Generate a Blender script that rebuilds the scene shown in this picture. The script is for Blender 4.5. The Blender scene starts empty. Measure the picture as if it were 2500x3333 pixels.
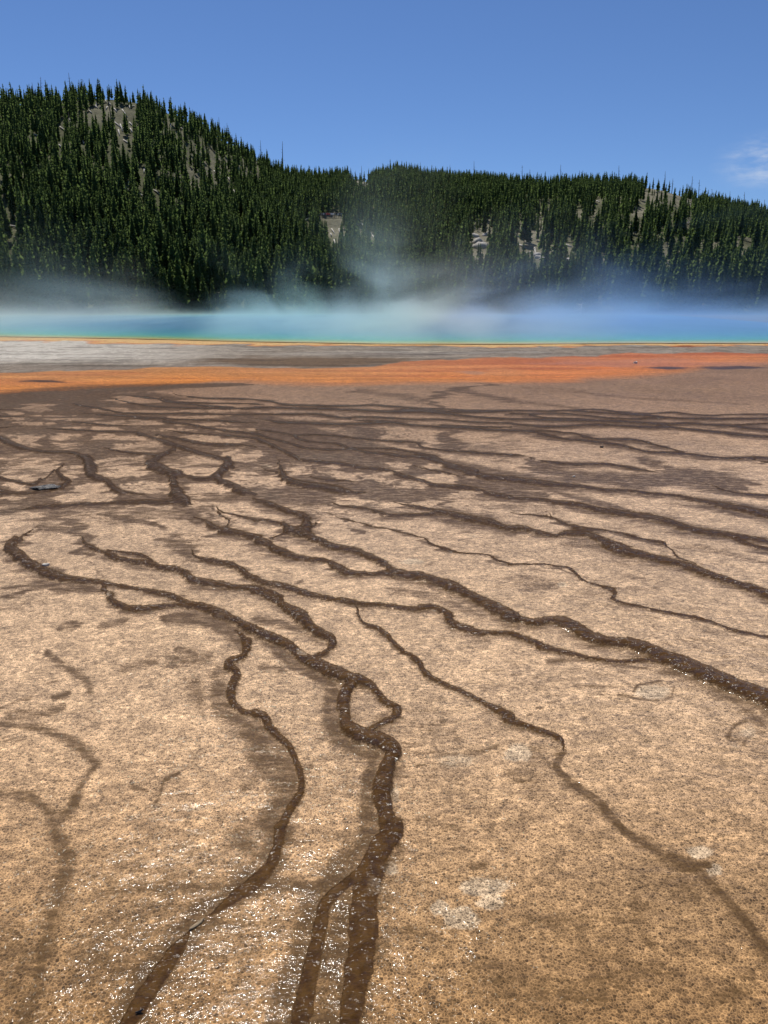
import bpy, math, random
import numpy as np
from mathutils import Vector

R = math.radians
random.seed(7)
rng = np.random.default_rng(11)
scene = bpy.context.scene
col = scene.collection

# ------------------------------------------------------------------ camera geometry
W0, H0, FPX = 2500.0, 3333.0, 2500.0          # photograph frame and focal length in its pixels
HORIZON = 985.0
CAM_H = 2.0
PITCH = math.atan((H0 / 2 - HORIZON) / FPX)
CP, SP = math.cos(PITCH), math.sin(PITCH)


def ray(px, py):
    a = (np.asarray(px, float) - W0 / 2) / FPX
    b = -(np.asarray(py, float) - H0 / 2) / FPX
    return a, CP + b * SP, -SP + b * CP


def project(x, y, z):
    zz = z - CAM_H
    d = y * CP - zz * SP
    u = y * SP + zz * CP
    d = np.where(d < 1e-3, 1e-3, d)
    return W0 / 2 + FPX * x / d, H0 / 2 - FPX * u / d


def on_ground(px, py, z=0.0):
    dx, dy, dz = ray(px, py)
    t = (z - CAM_H) / dz
    return dx * t, dy * t


# ------------------------------------------------------------------ numpy value noise
_perm = np.random.default_rng(3).random((256, 256))


def vnoise(x, y):
    xi = np.floor(x).astype(int); yi = np.floor(y).astype(int)
    fx = x - xi; fy = y - yi
    fx = fx * fx * (3 - 2 * fx); fy = fy * fy * (3 - 2 * fy)
    a = _perm[xi & 255, yi & 255]; b = _perm[(xi + 1) & 255, yi & 255]
    c = _perm[xi & 255, (yi + 1) & 255]; d = _perm[(xi + 1) & 255, (yi + 1) & 255]
    return (a * (1 - fx) + b * fx) * (1 - fy) + (c * (1 - fx) + d * fx) * fy


def fbm(x, y, octaves=4):
    s = 0.0; amp = 0.5; tot = 0.0
    for _ in range(octaves):
        s = s + amp * vnoise(x, y); tot += amp
        x = x * 2.03 + 17.1; y = y * 2.03 + 5.7; amp *= 0.5
    return s / tot


def sstep(a, b, x):
    t = np.clip((x - a) / (b - a), 0, 1)
    return t * t * (3 - 2 * t)


# ------------------------------------------------------------------ helpers
def tag(o, label=None, cat=None, group=None, kind=None):
    if label: o['label'] = label
    if cat: o['category'] = cat
    if group: o['group'] = group
    if kind: o['kind'] = kind
    return o


def mesh_np(name, verts, faces, smooth=True):
    """verts (n,3), faces (m,k) with k constant"""
    me = bpy.data.meshes.new(name)
    verts = np.asarray(verts, np.float32); faces = np.asarray(faces, np.int32)
    k = faces.shape[1]
    me.vertices.add(len(verts)); me.vertices.foreach_set('co', verts.ravel())
    me.loops.add(faces.size); me.loops.foreach_set('vertex_index', faces.ravel())
    me.polygons.add(len(faces))
    me.polygons.foreach_set('loop_start', np.arange(0, faces.size, k, dtype=np.int32))
    me.polygons.foreach_set('loop_total', np.full(len(faces), k, np.int32))
    me.polygons.foreach_set('use_smooth', np.full(len(faces), smooth, bool))
    me.update(calc_edges=True)
    return me


def attr_f(me, name, vals):
    a = me.attributes.new(name, 'FLOAT', 'POINT'); a.data.foreach_set('value', np.asarray(vals, np.float32).ravel())


def attr_c(me, name, rgb):
    a = me.attributes.new(name, 'FLOAT_COLOR', 'POINT')
    c = np.ones((len(rgb), 4), np.float32); c[:, :3] = rgb
    a.data.foreach_set('color', c.ravel())


def link(name, me, mat=None, parent=None):
    o = bpy.data.objects.new(name, me); col.objects.link(o)
    if mat is not None: me.materials.append(mat)
    if parent is not None: o.parent = parent
    return o


def empty(name, loc):
    o = bpy.data.objects.new(name, None); col.objects.link(o); o.location = loc
    o.empty_display_size = 0.3
    return o


class NT:
    """small node helper"""
    def __init__(self, mat):
        self.t = mat.node_tree; self.n = self.t.nodes; self.l = self.t.links

    def node(self, typ, ins=None, **kw):
        nd = self.n.new(typ)
        for k, v in kw.items(): setattr(nd, k, v)
        for k, v in (ins or {}).items():
            s = nd.inputs[k]
            if isinstance(v, bpy.types.NodeSocket): self.l.new(v, s)
            else: s.default_value = v
        return nd

    def math(self, op, a, b=0.0, c=0.0, clamp=False):
        return self.node('ShaderNodeMath', {0: a, 1: b, 2: c}, operation=op, use_clamp=clamp).outputs[0]

    def mix(self, f, a, b, blend='MIX'):
        nd = self.node('ShaderNodeMix', data_type='RGBA', blend_type=blend)
        for k, v in ((0, f), (6, a), (7, b)):
            s = nd.inputs[k]
            if isinstance(v, bpy.types.NodeSocket): self.l.new(v, s)
            else: s.default_value = v
        return nd.outputs[2]

    def maprange(self, v, a, b, c=0.0, d=1.0, smooth=True):
        return self.node('ShaderNodeMapRange', {0: v, 1: a, 2: b, 3: c, 4: d},
                         interpolation_type='SMOOTHSTEP' if smooth else 'LINEAR').outputs[0]

    def attr(self, name, out='Fac'):
        return self.node('ShaderNodeAttribute', attribute_name=name).outputs[out]


def new_mat(name):
    m = bpy.data.materials.new(name); m.use_nodes = True
    m.node_tree.nodes.clear()
    nt = NT(m)
    out = nt.node('ShaderNodeOutputMaterial')
    return m, nt, out


def simple_mat(name, rgb, rough=0.8, var=0.3, scale=8.0, spec=0.3):
    m, nt, out = new_mat(name)
    geo = nt.node('ShaderNodeNewGeometry')
    nz = nt.node('ShaderNodeTexNoise', {'Vector': geo.outputs['Position'], 'Scale': scale, 'Detail': 4.0})
    f = nt.maprange(nz.outputs[0], 0.3, 0.7, 1 - var, 1 + var, smooth=False)
    vm = nt.node('ShaderNodeVectorMath', {0: (*rgb,), 3: f}, operation='SCALE')
    nt.l.new(f, vm.inputs['Scale'])
    p = nt.node('ShaderNodeBsdfPrincipled', {'Base Color': vm.outputs[0], 'Roughness': rough, 'Specular IOR Level': spec})
    nt.l.new(p.outputs[0], out.inputs['Surface'])
    return m


# ------------------------------------------------------------------ traced layout of the runoff channels
# each crop of the photograph: origin and scale; points are (x, y, width) in that crop
CROPS = {'A': (0, 1240, 1.975), 'B': (830, 1240, 1.975), 'C': (1660, 1240, 1.975),
         'D': (0, 1500, 1.975), 'E': (830, 1500, 1.975), 'F': (1660, 1500, 1.975),
         'G': (0, 1700, 1.975), 'H': (830, 1700, 1.975), 'I': (1660, 1700, 1.975),
         'J': (0, 2100, 1.975), 'K': (830, 2100, 1.975), 'L': (1660, 2100, 1.975),
         'M': (0, 2700, 1.3272), 'N': (1250, 2700, 1.3272)}

ROPES = """
G:100 110 60,60 165 70,110 205 70,170 255 75,260 310 80,360 350 65,470 365 45,580 375 35,680 385 28,780 405 26,900 430 26,1010 445 28,1110 470 36,1190 505 46,1290 540 58,1390 575 62,1500 625 66,1570 670 56,1659 695 56
H:0 690 56,60 720 60,150 760 64,230 790 70
K:200 -10 66,320 80 76,430 130 90,560 190 92,650 212 70
K:650 215 62,740 250 52,800 310 48,860 365 48,910 400 58,905 450 52,840 500 40,775 532 34,715 575 36
K:640 230 60,595 300 80,580 380 82,575 460 82,590 520 86,660 570 92,760 600 100,840 640 110,895 680 100,880 740 92,850 820 115,830 900 122,830 1000 112,850 1100 124,866 1185 140
M:1700 -10 90,1685 40 90,1650 90 90,1590 150 60,1500 240 46,1410 320 46,1390 400 52,1350 560 62,1310 740 72,1285 860 80
M:1650 60 80,1600 190 110,1580 330 116,1572 450 112,1560 560 104,1532 700 94,1505 860 90
G:650 400 26,680 450 36,740 510 44,820 545 46,920 555 44,1040 535 34,1140 525 30,1220 540 36
G:510 90 50,560 150 36,650 190 36,740 225 34,850 250 32,960 260 36,1060 285 40,1160 310 50,1220 350 54,1320 380 50,1430 395 44,1540 410 40,1659 420 40
G:700 180 16,820 195 16,930 215 22,970 250 22
G:1240 165 46,1250 210 40,1330 235 34,1430 255 36,1510 280 44,1570 330 44,1659 365 40
H:0 360 40,80 385 36,170 405 40,250 430 40,350 465 36,430 480 32,540 500 34,650 520 34,760 525 30,880 540 28,1000 552 26,1120 540 34,1190 560 44,1240 600 54,1270 640 50,1350 680 40,1440 705 38,1560 712 34,1659 718 32
I:0 722 34,100 745 36,200 785 38
L:180 5 38,300 30 36,420 60 34,560 90 30,700 105 26,820 95 26,950 100 30,1050 120 30
H:0 440 40,80 470 48,170 520 54,230 560 70,290 610 80,340 650 70,400 700 60,480 740 60,490 770 50,475 800 40
K:480 10 36,430 50 30,360 75 28
H:0 410 24,100 440 26,170 480 28,180 515 26
D:1260 360 55,1330 400 50,1400 440 46,1500 455 42,1600 480 44,1659 500 46
H:0 108 50,70 130 50,130 165 46,210 195 46,280 222 36,360 232 34,430 235 38,480 262 46,540 300 48,610 325 38,720 330 32,830 325 32,870 330 40
H:230 50 55,330 75 48,400 110 44,480 140 40,570 165 36,680 190 40,760 230 46,830 265 50,870 310 58,960 335 54,1060 350 54,1170 380 58,1270 410 60,1360 455 66,1460 505 74,1560 560 80,1659 610 80
I:0 605 62,70 625 56,150 640 50,260 625 50,360 645 60,440 690 66,510 730 66,620 760 60,740 770 60,840 785 66
L:760 -25 66,840 5 82,930 40 80,1040 90 90,1160 140 100,1280 190 108,1400 240 110,1520 290 114,1620 330 120,1659 345 120,1760 395 120
E:480 262 16,560 288 18,640 297 18,730 308 20,790 335 24,880 350 20,1000 350 18,1100 345 20,1190 330 34,1280 350 44,1400 375 44,1520 395 40,1600 425 34,1659 438 34
I:0 35 34,100 40 34,190 70 34,270 88 24,360 72 30,460 70 34,540 90 44,610 130 58,700 170 74,790 200 46,880 215 42,980 240 42,1090 265 44,1190 300 48,1300 335 50,1420 375 50,1540 415 50,1659 460 58,1770 515 60
E:860 255 16,960 280 18,1080 305 18,1190 325 20
E:310 0 22,450 15 20,570 25 20,690 45 20,800 50 22,870 65 22,950 95 22,1060 125 22,1160 155 22,1280 165 24,1400 180 24,1530 215 22,1659 235 20
F:0 240 14,100 242 15,200 247 18,310 265 24,430 280 30,560 305 32,680 325 34,800 345 36,920 365 38,1020 390 40,1100 425 44,1200 450 36,1320 465 32,1440 480 30,1560 495 28,1659 515 25,1780 540 25
F:1440 490 24,1530 530 26,1600 555 24,1659 565 22,1760 590 22
F:0 115 36,150 130 38,300 150 36,450 165 24,600 185 22,740 190 22,870 205 22,1000 215 22,1120 230 28,1250 260 32,1400 285 34,1530 315 38,1659 345 40,1780 380 40
F:200 0 13,330 15 14,480 22 14,600 18 14,720 35 14,850 55 14,1000 75 12
C:0 475 14,90 480 14,170 505 14
F:1240 130 12,1400 190 13,1530 210 14,1659 220 15,1780 235 15
C:0 190 8,200 195 8,380 190 8,540 183 7,700 198 8,880 210 8,1050 200 8,1180 215 8,1320 222 8,1480 212 8,1659 215 8,1800 218 8
C:350 190 9,560 205 10,760 215 11,900 225 11,1050 238 12,1250 243 12,1450 245 12,1659 243 12,1800 243 12
C:0 212 9,160 215 9,300 210 9,450 220 9,620 238 9,780 243 9,950 240 9,1050 238 9
C:0 245 13,150 248 14,320 255 14,520 258 14,700 262 14,850 268 14,1000 278 14,1150 272 13,1300 285 13,1420 290 13,1540 308 13,1659 318 14,1800 330 14
C:1150 270 6,1400 282 7,1550 280 7,1659 275 7,1800 272 7
C:130 222 7,250 238 8,450 245 8,560 255 8
C:0 278 13,130 290 14,300 294 14,450 288 14,560 284 14,720 290 14,880 298 14,1020 297 14,1150 310 14,1300 325 14,1450 345 14,1560 355 14,1659 360 15,1800 370 15
C:0 318 9,150 318 10,280 325 11,420 340 12,480 358 12,600 375 11,740 378 11,840 385 12,930 408 12,1050 440 12,1120 465 12
C:0 322 10,120 328 12,250 348 13,370 372 14,480 382 14,580 395 14,700 410 14,790 432 15,870 452 13,1000 462 13,1120 470 13,1220 480 14,1340 493 14,1460 495 13,1570 492 13,1659 497 13,1800 505 13
C:1550 500 8,1620 520 8,1659 523 8
B:0 125 9,80 130 10,170 148 11,320 155 12,480 160 12,650 160 10,760 155 9,880 165 10,1050 175 10,1250 182 10,1400 190 11,1659 190 11
B:0 172 13,120 170 14,260 175 14,420 178 14,580 185 14,720 190 14,880 195 16,1050 195 18,1200 210 14,1330 222 13,1480 235 13,1659 245 13
B:950 185 10,1100 190 11,1280 200 12,1450 198 12,1659 195 10
B:0 212 9,120 217 10,260 215 11,400 215 11,480 228 11,580 238 11,680 232 10,800 238 10,930 245 10,1050 250 10,1200 250 10,1350 262 11,1500 268 11,1659 275 11
B:560 235 7,650 255 8,760 260 8,860 262 8
B:0 242 12,80 255 14,160 268 17,260 270 18,360 272 17,480 278 15,620 278 16,760 275 16,860 268 16,960 278 15,1100 292 15,1200 298 14,1350 305 13,1500 315 13,1659 320 13
B:1200 285 8,1400 295 8,1659 300 8
B:0 312 11,120 325 12,240 348 12,350 345 10,480 348 10,600 362 11,720 375 11,830 385 12,940 392 12,1040 400 12,1090 430 12,1200 448 12,1350 455 13,1500 465 13,1659 475 14
B:240 350 14,300 378 14,400 392 13,520 402 12,620 430 13,760 435 12,900 435 13
B:280 420 14,340 430 14,500 440 14,640 438 12
B:0 338 18,120 375 18,220 400 18,320 428 16
B:620 440 14,720 462 16,850 470 18,960 485 18,1080 488 20,1200 520 26,1300 550 30,1420 580 32
B:900 435 14,1000 460 16,1120 480 18,1200 505 20
B:0 365 24,100 410 26,180 455 26,280 505 24
A:680 95 12,780 130 12,880 150 12,1000 165 12,1150 172 12,1300 180 12,1450 182 12,1659 175 12
A:790 90 14,900 105 14,1000 115 14,1050 130 12,1200 150 12,1350 165 12,1500 170 12
A:1100 60 16,1150 90 14,1300 110 12,1500 115 11,1600 120 10,1659 125 10
A:1030 110 12,1100 130 11,1250 140 10,1450 145 10,1659 150 10
A:430 140 14,560 165 14,680 185 13,800 205 12,950 210 12,1150 208 11,1300 212 11,1450 220 12,1659 215 11
A:500 200 12,640 215 12,780 225 12,900 235 12,1040 240 13,1200 245 11,1350 255 11,1500 265 12,1659 270 12
A:380 265 11,500 265 11,600 275 11,720 285 11,860 290 10
A:690 245 8,850 247 8,1030 242 10
A:250 305 12,400 312 12,560 318 13,720 325 12,870 330 12,940 350 16
A:0 225 10,120 232 10,260 238 10
A:0 250 9,110 255 9
A:0 180 9,100 182 9
A:0 300 9,100 290 9,190 295 9
A:1060 260 18,1180 275 18,1300 295 18,1450 320 18,1659 340 18
A:1030 310 12,1150 325 13,1260 340 13,1400 352 13,1550 360 13,1659 365 13
A:880 335 22,980 370 26,1080 400 28,1180 430 32,1260 465 36,1360 490 30,1440 510 36,1480 540 50
A:1020 350 20,1130 370 20,1250 395 20,1400 410 20,1540 412 20,1659 430 22
A:660 430 20,760 450 18,870 465 18,1000 478 18,1030 480 26
A:1120 440 30,1040 478 34,980 520 48,960 550 50,1050 580 46,1150 596 46
A:0 375 40,90 410 36,170 435 30,260 450 22,360 458 18,460 460 22,520 485 40,570 510 55,600 560 55
D:560 -10 56,575 50 58,600 95 50,680 130 42,720 170 38,770 200 30,850 212 20,950 220 15
D:430 10 34,370 60 36,400 100 34,440 130 30,380 165 26
D:950 10 50,1010 35 50,1080 75 55,1110 120 50,1120 180 60,1150 230 80,1200 260 70
D:1080 75 45,1160 90 30,1250 110 30,1340 110 35,1400 80 48,1450 30 48,1462 -10 48
D:1380 100 48,1440 140 50,1500 165 56,1560 195 70,1659 220 74
D:130 320 26,250 300 28,400 290 20,550 280 22,700 270 22,850 265 26,1000 265 28,1150 255 46
D:0 110 20,80 125 16,150 140 16,220 150 20,270 110 12
D:0 195 42,60 200 22,200 205 20,400 170 20
D:350 60 16,300 110 14,240 140 12
D:1390 290 32,1430 325 22,1500 345 20,1580 365 18,1659 385 16
D:1440 440 10,1460 390 12,1410 330 14
D:240 410 26,170 470 28,120 515 34
E:150 -10 48,160 60 50,200 120 56,280 150 42,400 165 36,520 180 40,620 200 40,720 200 34
E:20 30 16,60 60 16,130 75 20
E:330 100 14,450 125 16,560 125 16,650 130 14
E:0 250 22,130 290 34,230 330 44,330 370 50,330 420 60,340 470 54
E:180 410 36,230 450 44,300 440 46,370 420 36,420 380 22
E:0 380 14,100 390 14,190 405 16
E:200 460 14,110 500 12
E:450 340 5,560 370 6,660 390 6,760 420 7,850 435 7,960 465 8,1060 485 10,1120 520 10,1200 550 10,1300 580 10
H:1110 130 10,1230 175 10,1350 195 10,1480 205 12,1560 240 12,1659 265 10
I:0 268 10,120 270 10,220 265 12,330 285 12,400 300 15,440 350 18,480 380 15,580 415 16,650 435 22,680 460 28,670 490 22,740 520 18,880 555 16,1000 575 16,1150 600 18,1270 640 18,1400 680 15,1530 710 14,1659 735 14,1780 755 14
E:1180 0 34,1260 40 34,1380 80 34,1500 105 32,1659 110 30
E:1000 20 12,1100 55 14,1250 90 14,1350 110 14
F:0 330 9,100 345 9,230 355 12,290 375 18,350 405 18,430 430 26,520 440 16,640 455 12,720 465 11
I:720 75 11,820 105 13,920 125 14,990 140 20,1030 180 12,1070 215 12,1130 240 10,1190 262 10
F:230 315 12,280 362 14
H:640 540 16,660 600 22,700 640 25,790 680 28,860 730 28,910 785 26
K:900 -10 26,960 40 30,1030 90 38,1070 120 44,1090 170 42,1160 220 36,1260 270 30,1380 320 32,1480 370 36,1560 410 44,1640 460 50
L:-30 470 48,0 490 42,130 530 36,240 570 38,330 620 46,340 690 36
J:1590 -20 60,1570 60 50,1480 100 48,1470 130 56,1530 170 48,1490 250 56,1480 320 52,1500 380 46,1560 420 36,1659 430 28
G:1500 690 50,1560 740 56,1590 800 60
K:0 425 44,60 460 66,90 520 62,150 590 54,220 650 48,260 740 46,300 830 44,300 920 44,260 1000 44,210 1070 54,160 1195 70
M:1210 -10 48,1200 80 46,1170 160 46,1100 230 50,1000 300 46,900 370 36
M:820 440 50,760 520 66,690 620 68,620 710 68,570 800 66,530 870 66
"""

# soft stains: alpha, then points
SOFTS = """
A:.72:0 110 50,250 85 50,500 65 46,800 50 40,1100 35 26,1560 20 10
A:.8:560 60 40,440 140 40
A:.8:720 60 34,640 110 30,660 130 24
A:.8:930 60 34,970 105 24
A:.6:0 130 80,150 150 80,330 170 60,480 190 40
A:.5:150 250 70,400 240 60,700 260 50,950 250 50
A:.6:100 310 60,250 330 60,520 350 60,640 380 50
A:.7:560 330 40,570 380 60,650 400 70,690 430 50
A:.8:1060 250 46,1060 290 46,960 330 36
A:.7:250 270 40,280 350 46,300 420 46,330 445 30
A:.7:300 380 20,400 400 22,520 430 26,580 440 20
A:.45:1200 320 60,1500 360 60,1659 390 60
A:.6:700 430 30,900 390 30,1100 420 50,1200 450 60
A:.5:450 450 40,640 480 50,660 510 30
A:.5:800 470 20,800 520 20
A:.6:480 520 30,400 545 40,350 590 40
B:.55:0 380 60,150 420 60,280 400 60
B:.75:620 295 40,690 335 56,760 345 40,810 335 20
B:.75:1250 310 50,1200 360 60,1230 400 60,1330 440 60
B:.5:1060 380 12,1060 405 16,1100 430 20
B:.7:420 440 60,470 510 70,500 540 50
B:.7:960 480 50,1000 560 70
B:.5:660 450 50,830 490 60,1000 500 50
B:.5:60 470 40,30 520 40,0 560 40
B:.7:0 440 60,130 480 50,170 560 60
B:.6:1530 15 10,1400 40 14,1280 60 24,1180 95 34,1120 120 30,1180 170 30
B:.4:640 60 26,900 90 34,1080 130 40
B:.45:1280 55 18,1480 90 26,1659 130 30
B:.4:760 110 20,800 150 22
C:.45:0 130 26,200 150 26,440 182 20
C:.4:470 70 16,800 110 18,1150 130 16,1500 150 14
C:.3:150 40 40,500 60 30
C:.5:900 490 40,960 520 56,1000 540 40
C:.35:1400 560 40,1500 580 40
C:.4:130 510 40,300 550 60,500 575 50
C:.25:0 420 10,150 440 12,330 500 14
D:.75:0 200 60,150 240 110,330 260 60
D:.6:0 330 30,130 320 50
D:.5:430 340 50,250 360 60
D:.75:390 380 50,470 420 60,520 470 70,560 530 60,530 590 50
D:.5:240 430 60,400 450 50
D:.65:700 350 30,830 375 36,950 390 26,1020 425 30
D:.6:960 40 60,1000 110 70,1090 140 70
D:.7:900 240 50,1050 240 60,1200 250 110,1260 220 70
D:.45:1200 170 60,1350 200 60,1300 260 80
D:.65:1250 330 50,1330 360 60,1230 380 50
D:.5:1060 490 50,1150 530 100,1230 560 80
D:.5:1230 470 20,1245 530 24,1260 590 40
D:.4:600 240 50,800 230 50
D:.4:1490 20 40,1560 30 50,1659 40 50
D:.3:1150 310 30,1240 315 16
E:.9:0 180 70,250 200 110,450 210 110,600 205 80,760 205 66,900 230 66,1050 225 60,1200 185 52,1350 175 56,1500 195 62,1659 215 60
E:.6:330 20 40,360 80 50,480 110 60
E:.6:660 50 40,700 90 40,780 120 40,860 150 40
E:.6:820 0 34,830 45 30
E:.5:600 250 40,740 240 50,760 280 40,800 315 30
E:.6:950 235 40,980 275 40
E:.6:1180 200 60,1230 270 50,1260 315 50
E:.45:880 300 40,820 290 50
E:.5:230 250 50,400 250 40
E:.5:300 400 80,360 380 60
E:.35:1300 460 20,1420 430 24,1500 410 24
E:.9:615 443 18,685 457 18
E:.5:1030 30 50,1200 70 60,1300 100 60
E:.4:860 100 60,980 150 60,1120 170 50
F:.75:120 10 40,280 60 60,400 100 70,550 105 50,700 115 60,850 135 80,960 125 70,1100 110 64,1250 130 70,1380 165 60,1500 185 40
F:.7:0 130 90,150 150 70,300 150 60
F:.8:0 210 70,120 230 60,250 230 40
F:.55:340 200 24,450 235 34,600 270 36,760 320 36
F:.6:880 0 50,960 20 50
F:.6:1010 50 40,1130 65 34,1250 80 50,1400 120 60,1530 150 50
F:.3:1050 250 50,1100 270 40
F:.3:700 420 80,1000 420 60
I:.5:380 100 60,480 130 70,600 160 60
I:.4:50 380 100,170 400 120,280 390 80
I:.4:1100 160 40,1300 170 50,1500 220 50,1659 270 40
I:.35:760 350 50,850 370 50
I:.3:700 420 20,950 430 20
I:.4:910 640 20,920 720 26
I:.45:0 700 40,100 690 34,140 660 20
I:.5:520 110 90,600 140 60
G:.6:0 490 26,150 440 26,330 390 40
G:.5:0 430 16,200 400 20,330 380 30
G:.55:330 430 60,500 430 50,640 440 40
G:.55:370 685 30,430 655 50,480 660 50
G:.55:650 660 40,800 640 40
G:.65:1050 620 50,1250 610 80,1430 670 90,1520 740 90,1560 790 80
G:.4:1180 470 70,1100 500 40
G:.6:1240 210 60,1180 190 50
G:.4:1050 100 20,1040 140 20,1150 190 20
G:.35:600 250 14,590 290 12,660 330 14,650 370 14
G:.5:250 310 130,400 360 60
G:.5:900 580 40,760 580 40
H:.45:0 620 50,130 640 60,300 700 30
H:.4:230 405 20,290 375 16
H:.35:60 280 16,150 315 16,240 340 16
H:.4:1350 720 50,1500 750 50
H:.4:900 440 50,1100 470 60,1300 540 60,1450 610 70
H:.3:560 350 40,700 370 40
H:.35:1150 260 20,1080 275 20
J:.5:1150 30 50,1250 50 40
J:.4:800 160 60,1000 100 60
J:.5:300 50 44,380 110 50,480 180 56,560 250 50,580 300 36
J:.52:0 505 34,150 520 44,300 550 50,450 610 64,560 690 76,620 770 60
J:.52:620 770 44,560 850 44,510 930 54,470 1040 66,380 1130 66
J:.45:0 960 70,150 970 80,280 1040 70,370 1130 60
J:.45:60 450 80,250 440 80,400 400 50
J:.5:350 335 30,430 308 34
J:.5:300 250 16,370 225 16
J:.4:0 410 20,100 370 20,210 340 20
J:.45:1140 830 24,1050 885 26,1030 960 24,1000 1010 24
J:.5:860 920 30,930 940 24
J:.5:1400 200 100,1410 300 120,1430 400 120,1560 480 90,1659 500 60
J:.4:1250 250 120,1280 370 120
J:.4:1560 920 50,1640 880 50
J:.4:1100 100 90,1350 80 80
J:.4:240 910 14,400 870 14
K:.6:0 560 180,80 680 220,180 840 200,200 1000 160,100 1150 180
K:.7:120 10 60,300 140 70,470 240 80,510 340 80,490 450 90,540 580 90,680 670 80,770 720 80,740 850 70,730 1000 80,720 1185 90
K:.4:560 230 60,530 400 160
K:.45:820 480 60,870 420 40,780 520 80
K:.4:50 140 60,200 150 50
K:.38:1150 715 26,1250 700 24,1400 700 30,1500 670 26,1560 640 20
K:.3:1290 560 40,1330 640 50
K:.3:1190 470 40,1220 520 40
K:.5:30 770 60,100 720 60
L:.95:340 690 40,305 760 40,330 820 42,420 900 44,520 970 42,600 1040 40,680 1130 40,740 1190 40
L:.4:310 690 70,290 760 90,330 830 100,420 910 100,520 980 100,600 1050 90,680 1140 90
L:.5:250 110 50,420 90 40,600 120 30,780 140 40,930 140 40
L:.5:980 170 60,1150 220 60,1300 280 60,1450 350 70,1560 440 90,1640 520 70
L:.45:420 275 20,560 265 20,680 280 20
L:.6:800 300 22,830 260 22,980 230 20
L:.5:700 330 24,880 355 24,1010 345 20,1060 280 20
L:.6:1400 590 40,1440 520 30,1530 480 30
L:.5:1500 640 40,1560 570 30,1650 560 40
L:.7:110 455 14,150 450 12
L:.6:170 410 14,210 405 12
L:.45:240 370 24,320 360 24
L:.3:820 960 70,880 990 50
L:.35:150 700 130,280 780 90
L:.35:0 830 120,150 900 160
M:.7:1210 0 90,1190 90 100,1130 190 110,1000 290 100,880 360 90,780 470 110,680 600 120,600 720 120,530 860 130
M:.46:240 -10 64,270 70 74,300 130 74,270 230 70,230 330 74,200 450 70,180 580 64,150 700 66,110 790 60,80 870 60
M:.75:1640 20 120,1560 130 130,1450 230 110,1370 340 110,1330 500 110,1270 700 120,1230 860 130
M:.55:1470 330 130,1460 500 160,1420 700 200,1400 860 220
M:.5:1100 225 70,1250 240 60,1400 250 60
M:.4:700 260 120,900 250 120,1050 200 100
M:.3:500 250 200,750 300 200
M:.35:450 560 260,650 480 160
M:.4:1100 100 100,1050 30 120
M:.3:60 500 200,100 700 260
N:.9:1040 10 30,1130 60 32,1230 120 36,1330 170 36,1400 220 36,1480 290 36,1560 380 36,1620 470 38,1680 560 40,1740 660 40
N:.45:1100 40 70,1230 120 84,1400 225 90,1560 390 90,1680 570 90
N:.36:1100 290 50,1080 370 54,1130 440 60,1170 520 60
N:.35:1250 200 200,1350 300 120
N:.3:650 400 140,900 420 200,1100 350 140
N:.3:400 650 200,700 700 300,1000 680 240
N:.4:1400 760 80,1500 720 120,1620 640 100
N:.35:300 440 60,400 400 50,500 330 50,560 270 40
N:.6:380 160 40,430 150 40
N:.75:1310 145 34,1400 150 34
N:.3:900 560 200,1200 620 200
N:.35:100 430 80,230 470 60
"""

# pale prints and patches: centre, radii (crop), strength
PALES = """
L:920 305 115 45 .8
L:1540 560 80 50 .5
L:1440 640 60 40 .4
L:50 690 95 65 .7
N:430 245 115 40 .9
N:460 310 70 34 .8
N:325 380 85 52 .9
N:240 335 42 32 .8
N:1360 95 70 30 .7
N:1425 170 40 26 .8
H:1010 250 95 24 .6
K:1300 740 180 70 .5
K:910 960 26 50 .8
N:30 170 40 40 .6
H:1390 85 60 20 .4
I:330 400 40 18 .6
K:300 55 40 26 .7
G:700 470 20 30 .6
G:1440 610 60 16 .5
M:1620 250 40 50 .6
B:1060 130 10 5 .2
E:75 35 50 18 .6
"""

# pale islands of clean mat inside the dark wet web: box x0 x1 y0 y1 in the crop
ISLES = """
A:0 270 335 425;A:300 540 335 380;A:310 490 388 442;A:600 750 333 376;A:720 1090 382 460;A:600 950 482 600;A:0 385 455 610;A:1010 1430 475 610;A:1390 1659 432 522;A:1110 1380 345 390;A:660 1000 345 385
A:130 330 140 196;A:0 190 236 256;A:90 350 262 286;A:300 640 238 256;A:380 800 292 316;A:530 840 262 282;A:700 1040 250 288;A:550 850 172 198;A:700 1100 186 205;A:1100 1659 186 206;A:1050 1500 222 244;A:690 1010 100 146;A:1100 1500 268 290;A:940 1250 300 325;A:1280 1600 372 404;A:1200 1600 150 162;A:1060 1420 120 132;A:0 120 195 218;A:200 520 218 228;A:1350 1659 298 330
D:0 350 -20 135;D:400 550 20 120;D:600 960 -20 112;D:450 725 140 205;D:760 1085 130 216;D:1015 1420 -20 104;D:1165 1490 138 242;D:1450 1659 40 178;D:335 745 200 282;D:1410 1659 262 362;D:50 160 130 190;D:0 160 215 250;D:1180 1350 255 300;D:700 1150 280 350
E:25 130 20 56;E:170 350 5 105;E:0 190 88 192;E:380 545 20 102;E:530 690 70 128;E:715 925 68 142;E:895 1135 118 182;E:835 1025 5 70;E:1050 1340 85 152;E:1070 1240 15 60;E:1270 1480 188 232;E:1020 1200 250 310;E:830 1000 262 296;E:480 720 215 280;E:-60 60 195 220;E:1400 1500 95 120
"""

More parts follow.
